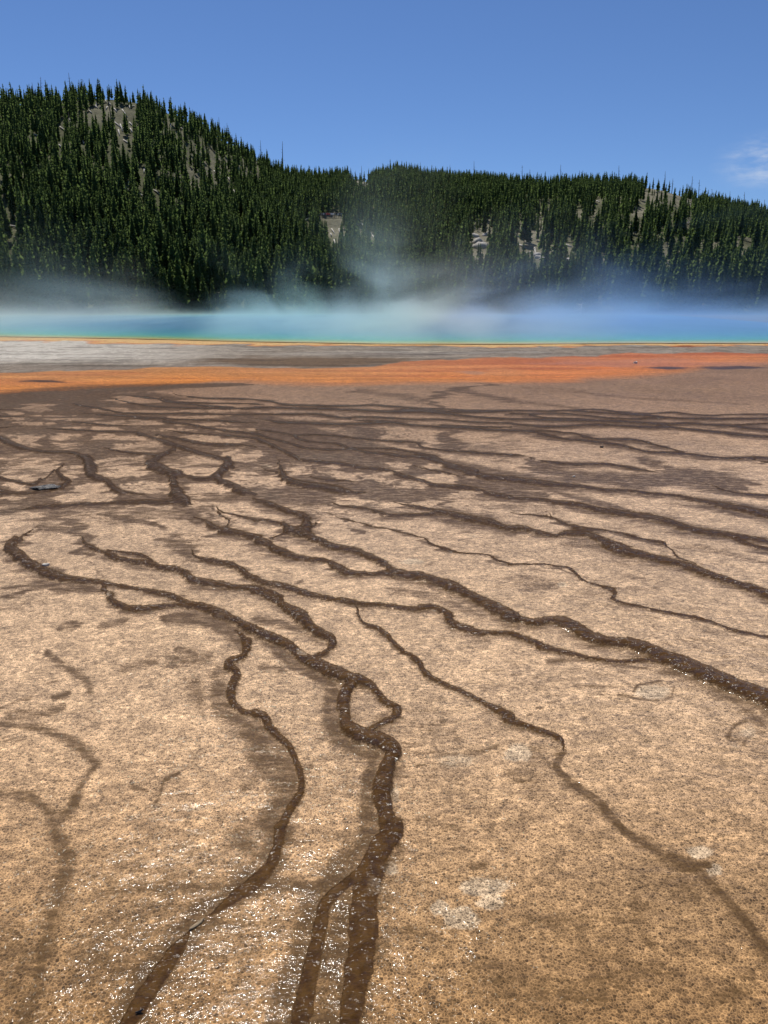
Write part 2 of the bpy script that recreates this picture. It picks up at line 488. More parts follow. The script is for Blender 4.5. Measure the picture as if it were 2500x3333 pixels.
SC = 0.5                                             # raster cells per photograph pixel
RX0, RX1, RY0, RY1 = -1150, 3650, 1225, 3880
RW, RH = int((RX1 - RX0) * SC), int((RY1 - RY0) * SC)
rope_f = np.zeros((RH, RW), np.float32)
soft_f = np.zeros((RH, RW), np.float32)
high_f = np.zeros((RH, RW), np.float32)
pale_f = np.zeros((RH, RW), np.float32)


def crop_pts(key, txt, n):
    ox, oy, s = CROPS[key]
    out = []
    for tok in txt.split(','):
        v = [float(q) for q in tok.split()]
        out.append([ox + v[0] / s, oy + v[1] / s] + [q / s for q in v[2:n]])
    return out


def smooth_poly(pts):
    """Catmull-Rom through the traced points"""
    P = np.array(pts)
    if len(P) < 3: return P
    Q = np.vstack([2 * P[0] - P[1], P, 2 * P[-1] - P[-2]])
    out = []
    for i in range(1, len(Q) - 2):
        for t in np.arange(0, 1, 0.25):
            a, b, c, d = Q[i - 1], Q[i], Q[i + 1], Q[i + 2]
            out.append(0.5 * ((2 * b) + (-a + c) * t + (2 * a - 5 * b + 4 * c - d) * t * t + (-a + 3 * b - 3 * c + d) * t ** 3))
    out.append(Q[-2])
    return np.array(out)


def stamp(P, margin, fn):
    """call fn(window, dist, width, y) for every segment of polyline P"""
    for (x0, y0, w0), (x1, y1, w1) in zip(P[:-1], P[1:]):
        m = max(w0, w1) * margin + 4
        ia, ib = int((min(x0, x1) - m - RX0) * SC), int((max(x0, x1) + m - RX0) * SC) + 1
        ja, jb = int((min(y0, y1) - m - RY0) * SC), int((max(y0, y1) + m - RY0) * SC) + 1
        ia, ja = max(ia, 0), max(ja, 0); ib, jb = min(ib, RW), min(jb, RH)
        if ib <= ia or jb <= ja: continue
        X = RX0 + (np.arange(ia, ib) + .5) / SC; Y = RY0 + (np.arange(ja, jb) + .5) / SC
        X, Y = np.meshgrid(X, Y)
        dx, dy = x1 - x0, y1 - y0
        t = np.clip(((X - x0) * dx + (Y - y0) * dy) / max(dx * dx + dy * dy, 1e-6), 0, 1)
        d = np.hypot(X - x0 - t * dx, Y - y0 - t * dy)
        side = np.sign(Y - y0 - t * dy) * abs(dx) / (math.hypot(dx, dy) + 1e-6)
        fn((slice(ja, jb), slice(ia, ib)), d, w0 + (w1 - w0) * t, Y, side)


def rope_fn(win, d, w, Y, side):
    s = np.clip(0.5 + (w / 2 - d) / np.clip(w, 4, 16), 0, 1)
    rope_f[win] = np.maximum(rope_f[win], s)
    dist = CAM_H * FPX / np.maximum(Y - HORIZON, 50)
    sin_dep = CAM_H / np.sqrt(dist ** 2 + CAM_H ** 2)
    fade = 1 - 0.75 * sstep(2500, 2900, Y)
    h = 0.38 * (w / FPX) * dist * fade
    q = d / (0.55 * w)
    p = np.clip(1 - q ** 2.2, 0, 1) * (.62 + .55 * np.clip(side * q, -1, 1))     # crest set towards the viewer: a small terrace lip
    high_f[win] = np.maximum(high_f[win], h * 1.25 * p)


rope_list = []
for line in ROPES.strip().splitlines():
    key, body = line.split(':')
    P = smooth_poly(crop_pts(key, body, 3)); P[:, 2] = np.maximum(P[:, 2], 2.5)
    # channels that leave the frame run on beyond it
    for end, nxt in ((0, min(2, len(P) - 1)), (-1, -min(3, len(P)))):
        x_, y_, w_ = P[end]
        if x_ < 6 or x_ > 2494 or y_ > 3326:
            d_ = P[end, :2] - P[nxt, :2]; d_ = d_ / (np.hypot(*d_) + 1e-6)
            if x_ > 2494: d_[1] = min(d_[1], .45)
            ext = [[x_ + d_[0] * q + 26 * math.sin(q / 90 + x_), y_ + d_[1] * q + 12 * math.sin(q / 70 + y_) - 12 * math.sin(y_), w_] for q in np.arange(30, 1000, 30.0)]
            P = np.vstack([np.array(ext)[::-1], P]) if end == 0 else np.vstack([P, np.array(ext)])
    rope_list.append(P)
for ri, P in enumerate(rope_list):
    others = np.vstack([q for k, q in enumerate(rope_list) if k != ri])
    seg_l = np.concatenate([[0], np.cumsum(np.hypot(*np.diff(P[:, :2], axis=0).T))])
    P = P.copy()
    P[:, 2] *= .80 + .42 * fbm(seg_l / 38 + ri * 7.7, seg_l * 0 + ri, 3)
    for end, dist_e in ((0, seg_l), (-1, seg_l[-1] - seg_l)):
        x_, y_ = P[end, 0], P[end, 1]
        joined = np.any(np.hypot((others[:, 0] - x_), (others[:, 1] - y_) * 1.3) < others[:, 2] * .6 + 12)
        if not joined and -1e4 < x_ < 1e4:
            P[:, 2] = np.maximum(P[:, 2] * np.clip(.12 + dist_e / 95, .12, 1), 1.6)
    stamp(P, 1.3, rope_fn)
    # darker mat seeping out of each channel, mostly down the slope towards the viewer
    mid = sstep(1900, 1650, P[:, 1]) * sstep(1250, 1400, P[:, 1])
    Q = P.copy(); Q[:, 1] += P[:, 2] * (.25 + .25 * (1 - mid)); Q[:, 2] = P[:, 2] * (1.5 + .9 * mid)
    am = float(.50 + .24 * mid.mean())

    def halo_fn(win, d, w, Y, side, al=am):
        soft_f[win] = np.maximum(soft_f[win], al * np.exp(-(d / (0.62 * w)) ** 2))
    stamp(Q, 1.3, halo_fn)
for line in SOFTS.strip().splitlines():
    key, al, body = line.split(':'); al = float(al)
    P = smooth_poly(crop_pts(key, body, 3)); P[:, 2] = np.maximum(P[:, 2], 3)
    if key in 'GHJKM': al = min(1.0, al * 1.15); P[:, 2] *= 1.2
    if key in 'ABDEF': al = min(1.0, al * 1.15); P[:, 2] *= 1.3

    def soft_fn(win, d, w, Y, side, al=al):
        soft_f[win] = np.maximum(soft_f[win], al * np.exp(-(d / (0.62 * w)) ** 2))
    stamp(P, 1.3, soft_fn)
for line in PALES.strip().splitlines():
    key, body = line.split(':'); ox, oy, s = CROPS[key]
    v = [float(q) for q in body.split()]
    cx, cy, rx, ry, st = ox + v[0] / s, oy + v[1] / s, v[2] / s, v[3] / s, v[4]
    X = RX0 + (np.arange(RW) + .5) / SC; Y = RY0 + (np.arange(RH) + .5) / SC
    X, Y = np.meshgrid(X, Y)
    wob = 1 + 0.55 * (fbm(X / 22, Y / 14, 3) - .5)
    q = np.hypot((X - cx) / rx, (Y - cy) / ry) * wob
    pale_f = np.maximum(pale_f, st * np.clip(1.5 - q, 0, 1))


isle_f = np.zeros((RH, RW), np.float32)
for ent in ISLES.replace('\n', ';').split(';'):
    if not ent: continue
    key, body = ent.split(':'); ox, oy, s = CROPS[key]
    x0, x1, y0, y1 = [float(q) for q in body.split()]
    cx, cy, rx, ry = ox + (x0 + x1) / 2 / s, oy + (y0 + y1) / 2 / s, (x1 - x0) / 2 / s, (y1 - y0) / 2 / s
    ia, ib = max(int((cx - rx * 1.6 - RX0) * SC), 0), min(int((cx + rx * 1.6 - RX0) * SC), RW)
    ja, jb = max(int((cy - ry * 1.6 - RY0) * SC), 0), min(int((cy + ry * 1.6 - RY0) * SC) + 1, RH)
    X, Y = np.meshgrid(RX0 + (np.arange(ia, ib) + .5) / SC, RY0 + (np.arange(ja, jb) + .5) / SC)
    q = (np.abs((X - cx) / rx) ** 2.4 + np.abs((Y - cy) / ry) ** 2.4) ** (1 / 2.4)
    q = q + (fbm(X / 30 + cx, Y / 9, 3) - .5) * .55
    isle_f[ja:jb, ia:ib] = np.maximum(isle_f[ja:jb, ia:ib], sstep(1.12, .78, q))


def sample(F, px, py):
    x = np.clip((px - RX0) * SC - .5, 0, RW - 1.001); y = np.clip((py - RY0) * SC - .5, 0, RH - 1.001)
    xi = x.astype(int); yi = y.astype(int); fx = x - xi; fy = y - yi
    return (F[yi, xi] * (1 - fx) + F[yi, xi + 1] * fx) * (1 - fy) + (F[yi + 1, xi] * (1 - fx) + F[yi + 1, xi + 1] * fx) * fy


# ------------------------------------------------------------------ ground sheet (polar, finest near the viewer)
rows_py = np.concatenate([np.arange(3900, 1300, -3.0), np.arange(1300, 1010, -1.5)])
dep = PITCH + np.arctan((rows_py - H0 / 2) / FPX)
r_rows = CAM_H / np.tan(dep)
r_rows = np.concatenate([[0.03, 0.4, 0.8], r_rows, [190, 230, 300, 420, 600, 900, 1500, 3000]])
az = np.concatenate([np.linspace(-42, 42, 1151), np.arange(47, 318, 5.0)])
NA, NR = len(az), len(r_rows)
AZ, RR = np.meshgrid(np.radians(az), r_rows)
gx = (RR * np.sin(AZ)).ravel(); gy = (RR * np.cos(AZ)).ravel()
gpx, gpy = project(gx, gy, np.zeros_like(gx))
rr_ = RR.ravel()
front = (gy > 0.9)
inwin = front & (gpx > RX0 + 2) & (gpx < RX1 - 2) & (gpy < RY1 - 2) & (gpy > RY0)
# slight waviness of every traced edge
wx = gpx + (fbm(gx * 9, gy * 5, 3) - .5) * 22 * np.clip((gpy - 1200) / 900, .12, 1)
wy = gpy + (fbm(gx * 9 + 40, gy * 5 + 9, 3) - .5) * 12 * np.clip((gpy - 1200) / 900, .12, 1)
fr0 = fbm(np.log(np.maximum(rr_, .1)) * 75, gx * .8 / np.maximum(rr_, 1) * 6, 3) - .5
g_rope = np.where(inwin, sample(rope_f, wx + fr0 * 22 * sstep(2300, 1700, gpy), wy), 0)
g_high = np.where(inwin, sample(high_f, wx, wy), 0)
fr = fbm(np.log(np.maximum(rr_, .1)) * 75, gx * .8 / np.maximum(rr_, 1) * 6, 3) - .5      # fringes combed sideways
g_soft = np.where(inwin, sample(soft_f, wx + fr * 130 * sstep(2300, 1700, gpy), wy), 0)
g_pale = np.where(inwin, sample(pale_f, wx, wy), 0)
# fine net of dark veins between the main channels of the middle distance
# the web itself: dark between the islands
wtop = np.interp(gpx, [-400, 500, 700, 900, 1100, 1300, 1660, 2000], [1275, 1266, 1300, 1345, 1400, 1450, 1520, 1555])
wbot = np.interp(gpx, [-400, 0, 600, 900, 1200, 1660, 2000], [1690, 1672, 1655, 1660, 1640, 1605, 1590])
web = sstep(0, 22, gpy - wtop) * sstep(0, 40, wbot - gpy) * sstep(2250, 1500, gpx) * inwin
isle = np.where(inwin, sample(isle_f, wx + fr * 110, wy), 0)
g_soft = np.maximum(g_soft * (1 - .8 * isle), web * .72 * (1 - isle))
fq = gx + fr * 1.2
rid = 1 - np.abs(2 * fbm(fq * 1.0 + 3.1, gy * .62 + 1.7, 4) - 1)
rid2 = 1 - np.abs(2 * fbm(fq * 2.6 + 13.1, gy * 1.5 + 7.7, 4) - 1)
zone = sstep(1290, 1360, gpy) * sstep(1790, 1640, gpy) * inwin * np.interp(gpx, [0, 1300, 1900, 2500], [1, 1, .55, .35])
g_soft = np.maximum(g_soft, zone * .5 * sstep(.84, .97, rid))
g_soft = np.maximum(g_soft, zone * .5 * sstep(.88, .98, rid2))
zone2 = sstep(1700, 1800, gpy) * inwin
g_soft = np.maximum(g_soft, zone2 * .34 * sstep(.86, .98, rid2) * sstep(.45, .62, fbm(gx * .8, gy * .8, 2)))
rr_ = RR.ravel()
lump = fbm(gx * 14, gy * 14, 3) - .5
gz = g_high * (1 + 0.5 * lump)
gz += (fbm(gx * 1.1, gy * 1.1, 3) - .5) * 0.02 * np.clip(rr_ / 4, .3, 1.5)
gz -= g_pale * 0.004

SRGB = lambda *c: np.array([((v / 255 + .055) / 1.055) ** 2.4 if v > 10 else v / 255 / 12.92 for v in c])
EXPO = 0.70                                          # display colour -> albedo


def alb(*c): return SRGB(*c) * EXPO


ys = np.array([1240, 1300, 1400, 1520, 1700, 1950, 2300, 2700, 3000, 3333, 3900])
cs = np.array([alb(160, 124, 94), alb(164, 129, 98), alb(188, 152, 117), alb(222, 184, 145), alb(231, 193, 152),
               alb(228, 190, 147), alb(226, 187, 143), alb(208, 167, 121), alb(187, 147, 101), alb(176, 135, 88), alb(170, 130, 84)])
gpy_b = project(np.zeros_like(gx), np.maximum(gy, rr_ * .7), np.zeros_like(gx))[1]
base = np.stack([np.interp(gpy_b, ys, cs[:, k]) for k in range(3)], 1)
big = fbm(gx * .9 + 3, gy * .9, 4)
base *= (0.78 + 0.44 * big)[:, None]


def curve(x, pts):
    p = np.array(pts); return np.interp(x, p[:, 0], p[:, 1])


def blend(c, f):
    global base
    f = np.clip(f, 0, 1)[:, None]
    base = base * (1 - f) + np.asarray(c)[None] * f


lx = (fbm(gx * .5, gy * .22, 4) - .5)
pool_near = curve(gpx, [(-900, 1075), (-300, 1090), (0, 1097), (420, 1104), (830, 1114), (1250, 1121), (1660, 1122), (2080, 1119), (2500, 1119), (3400, 1112)])
gray_lo = curve(gpx, [(-900, 1235), (0, 1213), (300, 1205), (500, 1197), (800, 1195), (1050, 1197), (1200, 1193), (1300, 1181), (1400, 1172), (1660, 1165), (1900, 1156), (2100, 1152), (2500, 1150), (3400, 1148)])
or_lo = curve(gpx, [(-900, 1325), (0, 1285), (210, 1273), (420, 1256), (620, 1246), (830, 1241), (1050, 1243), (1660, 1244), (1850, 1240), (1980, 1231), (2100, 1219), (2200, 1208), (2260, 1196), (2330, 1182), (2500, 1178), (3400, 1172)])
soft_w = curve(gpx, [(-900, 2), (600, 3), (900, 16), (1250, 14), (1700, 15), (2000, 18), (2500, 22)])
yy = gpy + lx * 18 + (fbm(gx * 1.6, gy * .9 + 5, 3) - .5) * 6
far = front & (gpy < 1345)
m_or = far * sstep(-1, 1, (or_lo - yy) / soft_w)
tt = np.clip((yy - gray_lo) / np.maximum(or_lo - gray_lo, 4), 0, 1)
redness = sstep(900, 2000, gpx)[:, None]
strk = fbm(gx * .55 + 9, gy * 2.2, 4)
c_top = alb(206, 142, 84)[None] * (1 - redness) + alb(212, 128, 80)[None] * redness
c_bot = alb(234, 142, 58)[None] * (1 - redness) + alb(228, 136, 64)[None] * redness
oc = c_top * (1 - tt[:, None] ** 1.3) + c_bot * tt[:, None] ** 1.3
oc = oc * (0.62 + 0.76 * strk)[:, None]
rust = sstep(.52, .68, fbm(gx * .22 + 51, gy * 1.1 + 3, 4))[:, None] * (.35 + .45 * redness)
oc = oc * (1 - rust) + alb(188, 102, 58)[None] * rust
f = m_or[:, None]
base = base * (1 - f) + oc * f


def patch(cx, cy, rx, ry, c, st=1.0, only=far):
    q = np.hypot((gpx - cx) / rx, (yy - cy) / ry)
    blend(c, only * st * sstep(1.25, .55, q + (strk - .5) * .9))


patch(1540, 1210, 55, 5, alb(150, 120, 105), .8)
patch(1600, 1210, 140, 8, alb(224, 150, 92), .5)
patch(1950, 1195, 60, 5, alb(236, 130, 60), .7)
patch(2170, 1194, 75, 6, alb(78, 66, 70), .95)
patch(2390, 1194, 110, 6, alb(82, 68, 70), .95)
patch(2150, 1180, 400, 12, alb(205, 140, 110), .5)
patch(140, 1245, 90, 4.5, alb(84, 60, 48), .95)
patch(2100, 1265, 500, 20, alb(160, 126, 94), .4)
# grey sinter flat
m_gr = far * sstep(-1.5, 1.5, gray_lo - yy)
spk = fbm(gx * 4.5, gy * 2.2, 4)
gcol = alb(158, 143, 124)[None] * (0.62 + 0.76 * spk[:, None])
white = sstep(1000, 60, gpx) * sstep(1196, 1160, yy)
gcol = gcol * (1 - .8 * white[:, None]) + alb(228, 219, 202)[None] * (.8 + .5 * spk[:, None]) * .8 * white[:, None]
f = m_gr[:, None]; base = base * (1 - f) + gcol * f
patch(1000, 1175, 420, 17, alb(116, 90, 62), .9, m_gr)
patch(400, 1196, 400, 9, alb(136, 120, 104), .6, m_gr)
patch(1500, 1150, 420, 7, alb(120, 108, 100), .5, m_gr)
stripes = sstep(.56, .66, fbm(gx * .35, gy * 1.6 + 31, 4))
blend(alb(206, 198, 182), m_gr * stripes * sstep(1165, 1145, gpy) * .3)
dk = sstep(.55, .68, fbm(gx * .5 + 70, gy * 2.4, 4))
blend(alb(62, 50, 40), m_gr * dk * .45)
patch(2230, 1127, 55, 4, alb(150, 84, 48), .9, m_gr)
# rim of the pool
rim = (yy - pool_near)
rim_w = curve(gpx, [(-900, 12), (0, 11), (800, 9), (1250, 5), (2500, 5)])
rim_w = rim_w * (.45 + 1.1 * fbm(gx * .8, gy * .5 + 3, 3))
m_rim = far * sstep(rim_w * 1.2, rim_w * .6, rim)
blend(alb(232, 188, 124), m_rim)
blend(alb(226, 138, 58), far * sstep(rim_w * .4, rim_w * .1, np.abs(rim - rim_w * .95)) * .6)
dist_far = front & (rr_ > 150)
blend(np.array([.16, .13, .08]), front & (gpy < 1062) & (gpy > 0))
blend(np.array([.10, .09, .05]), dist_far | ~front & (rr_ > 60))
wet = np.interp(gpy_b, [1150, 1240, 1500, 1800, 2300], [.08, .14, .30, .6, 1.0])
wet = np.where(m_gr > .5, .03, wet)

ver = np.stack([gx, gy, gz], 1)
i = np.arange(NR - 1)[:, None] * NA; j = np.arange(NA)[None]
j2 = (j + 1) % NA
faces = np.stack([i + j, i + j2, i + NA + j2, i + NA + j], -1).reshape(-1, 4)[:, ::-1]
gme = mesh_np('ground', ver, faces)
attr_f(gme, 'rope', g_rope); attr_f(gme, 'soft', g_soft); attr_f(gme, 'pale', g_pale); attr_f(gme, 'wet', wet)
attr_c(gme, 'mat_colour', base)

m, nt, out = new_mat('microbial_mat')
pos = nt.node('ShaderNodeNewGeometry').outputs['Position']
n1 = nt.node('ShaderNodeTexNoise', {'Vector': pos, 'Scale': 22.0, 'Detail': 6.0, 'Roughness': .65}).outputs[0]
n4 = nt.node('ShaderNodeTexNoise', {'Vector': pos, 'Scale': 90.0, 'Detail': 3.0, 'Roughness': .6}).outputs[0]
mp = nt.node('ShaderNodeMapping', {'Vector': pos, 'Scale': (2.6, 9.0, 1.0)}).outputs[0]
n2 = nt.node('ShaderNodeTexNoise', {'Vector': mp, 'Scale': 1.6, 'Detail': 7.0, 'Roughness': .68, 'Distortion': .6}).outputs[0]
rope = nt.math('ADD', nt.attr('rope'), nt.math('MULTIPLY', nt.math('SUBTRACT', n1, .5), 1.0))
rope = nt.math('ADD', rope, nt.math('MULTIPLY', nt.math('SUBTRACT', n4, .5), .6))
m_rope = nt.maprange(rope, .34, .66)
softv = nt.attr('soft')
sv = nt.math('ADD', nt.math('MULTIPLY', softv, 1.15), nt.math('MULTIPLY', nt.math('SUBTRACT', n2, .5), 1.2))
sv = nt.math('ADD', sv, nt.math('MULTIPLY', nt.math('SUBTRACT', n4, .5), .9))
m_soft = nt.math('MULTIPLY', nt.maprange(sv, .16, .68), nt.maprange(softv, .03, .24))
mps = nt.node('ShaderNodeMapping', {'Vector': pos, 'Scale': (1.3, 3.4, 1.0)}).outputs[0]
n5 = nt.node('ShaderNodeTexNoise', {'Vector': mps, 'Scale': 5.5, 'Detail': 6.0, 'Roughness': .72}).outputs[0]
m_soft = nt.math('MULTIPLY', m_soft, nt.maprange(n5, .36, .56, .60, 1.0))
mp3 = nt.node('ShaderNodeMapping', {'Vector': pos, 'Rotation': (0, 0, -.35), 'Scale': (1.0, 1.9, 1.0)}).outputs[0]
# grain of the mat; cells' pale rims paint caustic light from the moving water
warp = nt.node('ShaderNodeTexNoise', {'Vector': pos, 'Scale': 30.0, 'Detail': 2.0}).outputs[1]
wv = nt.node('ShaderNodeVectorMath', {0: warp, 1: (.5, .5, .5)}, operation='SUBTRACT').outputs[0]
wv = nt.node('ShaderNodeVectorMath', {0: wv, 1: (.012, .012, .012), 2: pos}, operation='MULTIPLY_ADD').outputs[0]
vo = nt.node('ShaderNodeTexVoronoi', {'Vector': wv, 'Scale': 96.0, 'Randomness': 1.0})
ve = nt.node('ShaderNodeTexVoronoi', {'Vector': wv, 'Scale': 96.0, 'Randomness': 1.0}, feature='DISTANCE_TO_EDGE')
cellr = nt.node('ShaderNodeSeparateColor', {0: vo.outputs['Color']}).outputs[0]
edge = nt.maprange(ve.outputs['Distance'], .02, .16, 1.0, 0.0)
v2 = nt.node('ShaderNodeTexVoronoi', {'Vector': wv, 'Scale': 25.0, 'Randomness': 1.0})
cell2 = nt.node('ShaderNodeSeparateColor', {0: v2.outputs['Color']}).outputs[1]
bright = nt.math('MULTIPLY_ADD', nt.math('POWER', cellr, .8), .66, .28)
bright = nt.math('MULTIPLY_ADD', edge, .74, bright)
g2 = nt.node('ShaderNodeTexNoise', {'Vector': mp3, 'Scale': 26.0, 'Detail': 3.0, 'Roughness': .75}).outputs[0]
g3 = nt.node('ShaderNodeTexNoise', {'Vector': mp3, 'Scale': 9.0, 'Detail': 4.0, 'Roughness': .8}).outputs[0]
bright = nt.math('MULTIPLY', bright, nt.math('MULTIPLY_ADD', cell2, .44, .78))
bright = nt.math('MULTIPLY', bright, nt.maprange(g2, .3, .7, .62, 1.40, smooth=False))
bright = nt.math('MULTIPLY', bright, nt.maprange(g3, .3, .7, .74, 1.26, smooth=False))
n3 = nt.node('ShaderNodeTexNoise', {'Vector': pos, 'Scale': 5.0, 'Detail': 5.0, 'Roughness': .6}).outputs[0]
bright = nt.math('MULTIPLY', bright, nt.maprange(n3, .3, .7, .74, 1.20, smooth=False))
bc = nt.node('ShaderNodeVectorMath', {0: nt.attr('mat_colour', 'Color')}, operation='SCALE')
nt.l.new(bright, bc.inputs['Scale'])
pale = nt.maprange(nt.math('ADD', nt.attr('pale'), nt.math('MULTIPLY', nt.math('SUBTRACT', n1, .5), .7)), .3, .6)
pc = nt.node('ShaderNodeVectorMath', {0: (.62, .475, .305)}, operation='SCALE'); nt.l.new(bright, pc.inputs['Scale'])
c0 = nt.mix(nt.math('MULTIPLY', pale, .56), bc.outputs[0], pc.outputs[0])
dark = nt.mix(nt.maprange(n1, .3, .7), (.052, .022, .005, 1), (.112, .054, .012, 1))
dark = nt.mix(nt.attr('wet'), nt.mix(nt.maprange(n1, .3, .7), (.030, .014, .006, 1), (.066, .033, .014, 1)), dark)
stain = nt.mix(nt.maprange(n4, .3, .7), (.038, .018, .008, 1), (.078, .040, .018, 1))
stain = nt.mix(nt.attr('wet'), stain, nt.mix(nt.maprange(n4, .3, .7), (.066, .034, .011, 1), (.140, .080, .030, 1)))
c1 = nt.mix(nt.math('MULTIPLY', m_soft, .94), c0, stain)
c2 = nt.mix(nt.math('MULTIPLY', m_rope, nt.math('SUBTRACT', 1.0, nt.math('MULTIPLY', pale, .56))), c1, dark)
# relief
hgt = nt.math('ADD', nt.math('MULTIPLY', vo.outputs['Distance'], -.35), nt.math('MULTIPLY', n4, .7))
hgt = nt.math('ADD', hgt, nt.math('MULTIPLY', nt.math('MULTIPLY', n1, m_rope), 2.0))
bump = nt.node('ShaderNodeBump', {'Strength': .8, 'Distance': .0065, 'Height': hgt}).outputs[0]
# thin sheet of running water
mw = nt.node('ShaderNodeMapping', {'Vector': pos, 'Scale': (1.0, 1.5, 1.0)}).outputs[0]
amp = nt.math('MULTIPLY_ADD', m_rope, .88, .235)
r1 = nt.node('ShaderNodeTexNoise', {'Vector': mw, 'Scale': 55.0, 'Detail': 3.0, 'Roughness': .55}).outputs[0]
r2 = nt.node('ShaderNodeTexNoise', {'Vector': mw, 'Scale': 11.0, 'Detail': 2.0}).outputs[0]
r3 = nt.node('ShaderNodeTexNoise', {'Vector': mw, 'Scale': 3.6, 'Detail': 2.0}).outputs[0]
rh = nt.math('ADD', nt.math('MULTIPLY', r1, nt.math('MULTIPLY_ADD', m_rope, -.45, .62)), nt.math('MULTIPLY', r2, nt.math('MULTIPLY_ADD', m_rope, 3.2, 1.8)))
rh = nt.math('MULTIPLY', nt.math('ADD', rh, nt.math('MULTIPLY', r3, 3.0)), amp)
wbump = nt.node('ShaderNodeBump', {'Strength': 1.0, 'Distance': .020, 'Height': rh}).outputs[0]
p = nt.node('ShaderNodeBsdfPrincipled', {'Base Color': c2, 'Roughness': .75, 'Specular IOR Level': .05, 'Normal': bump,
                                         'Coat Weight': nt.math('MAXIMUM', nt.attr('wet'), nt.math('MULTIPLY', m_rope, nt.math('MULTIPLY_ADD', nt.attr('wet'), .25, .38))), 'Coat Roughness': nt.math('MULTIPLY_ADD', m_rope, nt.math('MULTIPLY_ADD', nt.attr('wet'), .10, .06), .07), 'Coat IOR': nt.math('MULTIPLY_ADD', m_rope, .10, 1.2), 'Coat Normal': wbump})
nt.l.new(p.outputs[0], out.inputs['Surface'])
ground = link('ground', gme, m); tag(ground, 'tan microbial mat flat crossed by dark brown runoff channels', kind='structure')

# ------------------------------------------------------------------ the hot spring
npx = np.linspace(-700, 3300, 120)
npy_ = np.interp(npx, [-900, -300, 0, 420, 830, 1250, 1660, 2080, 2500, 3400], [1075, 1090, 1097, 1104, 1114, 1121, 1122, 1119, 1119, 1112])
nx, ny = on_ground(npx, npy_)
NV = 60
tv = np.linspace(0, 1, NV) ** 1.8
fy_ = 142 - (nx / 75) ** 2 * 30
fy_ = np.maximum(fy_, ny + 2)
PX = np.repeat(nx[None], NV, 0) * (1 + .45 * tv[:, None]); PY = ny[None] + (fy_ - ny)[None] * tv[:, None]
pz = np.full_like(PX, .03)
pver = np.stack([PX, PY, pz], -1).reshape(-1, 3)
i = np.arange(NV - 1)[:, None] * 120; j = np.arange(119)[None]
pf = np.stack([i + j, i + j + 1, i + 121 + j, i + 120 + j], -1).reshape(-1, 4)
wme = mesh_np('water', pver, pf)
edge_d = np.minimum(PY - ny[None], (fy_[None] - PY) * .6 + .2)
attr_f(wme, 'depth', edge_d.ravel() / 20)
m, nt, out = new_mat('spring_water')
pos = nt.node('ShaderNodeNewGeometry').outputs['Position']
nz = nt.node('ShaderNodeTexNoise', {'Vector': pos, 'Scale': .5, 'Detail': 4.0}).outputs[0]
d = nt.math('MULTIPLY', nt.attr('depth'), nt.math('MULTIPLY_ADD', nz, .8, .6))
ramp = nt.node('ShaderNodeValToRGB', {0: d})
el = ramp.color_ramp.elements
el[0].position = 0.0; el[0].color = (.62, .38, .10, 1)
el[1].position = 1.0; el[1].color = (.05, .20, .38, 1)
for pos_, c in ((.05, (.52, .46, .12, 1)), (.11, (.24, .44, .18, 1)), (.22, (.07, .40, .34, 1)), (.5, (.05, .29, .40, 1))):
    e = el.new(pos_); e.color = c
rp = nt.node('ShaderNodeTexNoise', {'Vector': pos, 'Scale': 3.0, 'Detail': 4.0}).outputs[0]
bp = nt.node('ShaderNodeBump', {'Strength': .8, 'Distance': .05, 'Height': rp}).outputs[0]
p = nt.node('ShaderNodeBsdfPrincipled', {'Base Color': ramp.outputs[0], 'Roughness': .14, 'IOR': 1.33, 'Specular IOR Level': .22, 'Normal': bp})
nt.l.new(p.outputs[0], out.inputs['Surface'])
water = link('water', wme, m); tag(water, 'blue and turquoise hot spring with a yellow rim', kind='structure')

# ------------------------------------------------------------------ hill behind the spring
R0 = 150.0
crest_px = np.array([(-1800, 470), (-900, 360), (-400, 330), (0, 345), (150, 335), (290, 325), (370, 325), (450, 338), (560, 374), (650, 415), (740, 466), (850, 528), (940, 578),
                     (1030, 592), (1130, 582), (1200, 592), (1290, 560), (1400, 585), (1600, 598), (1750, 604), (1900, 602), (2050, 604), (2150, 618), (2250, 648), (2330, 668), (2420, 692), (2500, 708), (2900, 750), (3600, 800), (4600, 860)])
caz, cel = [], []
for x_, y_ in crest_px:
    a, b, c = ray(x_, y_)
    caz.append(math.degrees(math.atan2(a, b))); cel.append(c / math.hypot(a, b))
caz = np.array(caz); cel = np.array(cel)


def hill_z(a_deg, r):
    rc = np.interp(a_deg, [-60, -25, -14, -6, 2, 14, 28, 60], [330, 325, 335, 385, 425, 420, 410, 420])
    e = np.interp(a_deg, caz, cel)
    t = (r - R0) / (rc - R0)
    xw = r * np.sin(np.radians(a_deg)); yw = r * np.cos(np.radians(a_deg))
    zc = e * rc + CAM_H
    up = np.clip(t, 0, 1)
    front_z = zc * (up * (1.12 - .12 * up))
    back = zc - ((r - rc) / 240) ** 2 * zc * .8 - (r - rc) * .12
    z = np.where(t < 1, front_z, back)
    n = (fbm(xw / 45 + 5, yw / 45, 4) - .5) * 9 * np.clip(t * 3, 0, 1) * np.clip((1.02 - t) * 3, .06, 1)
    return np.where(t > 0, z + n, (r - R0) * .02) - .05


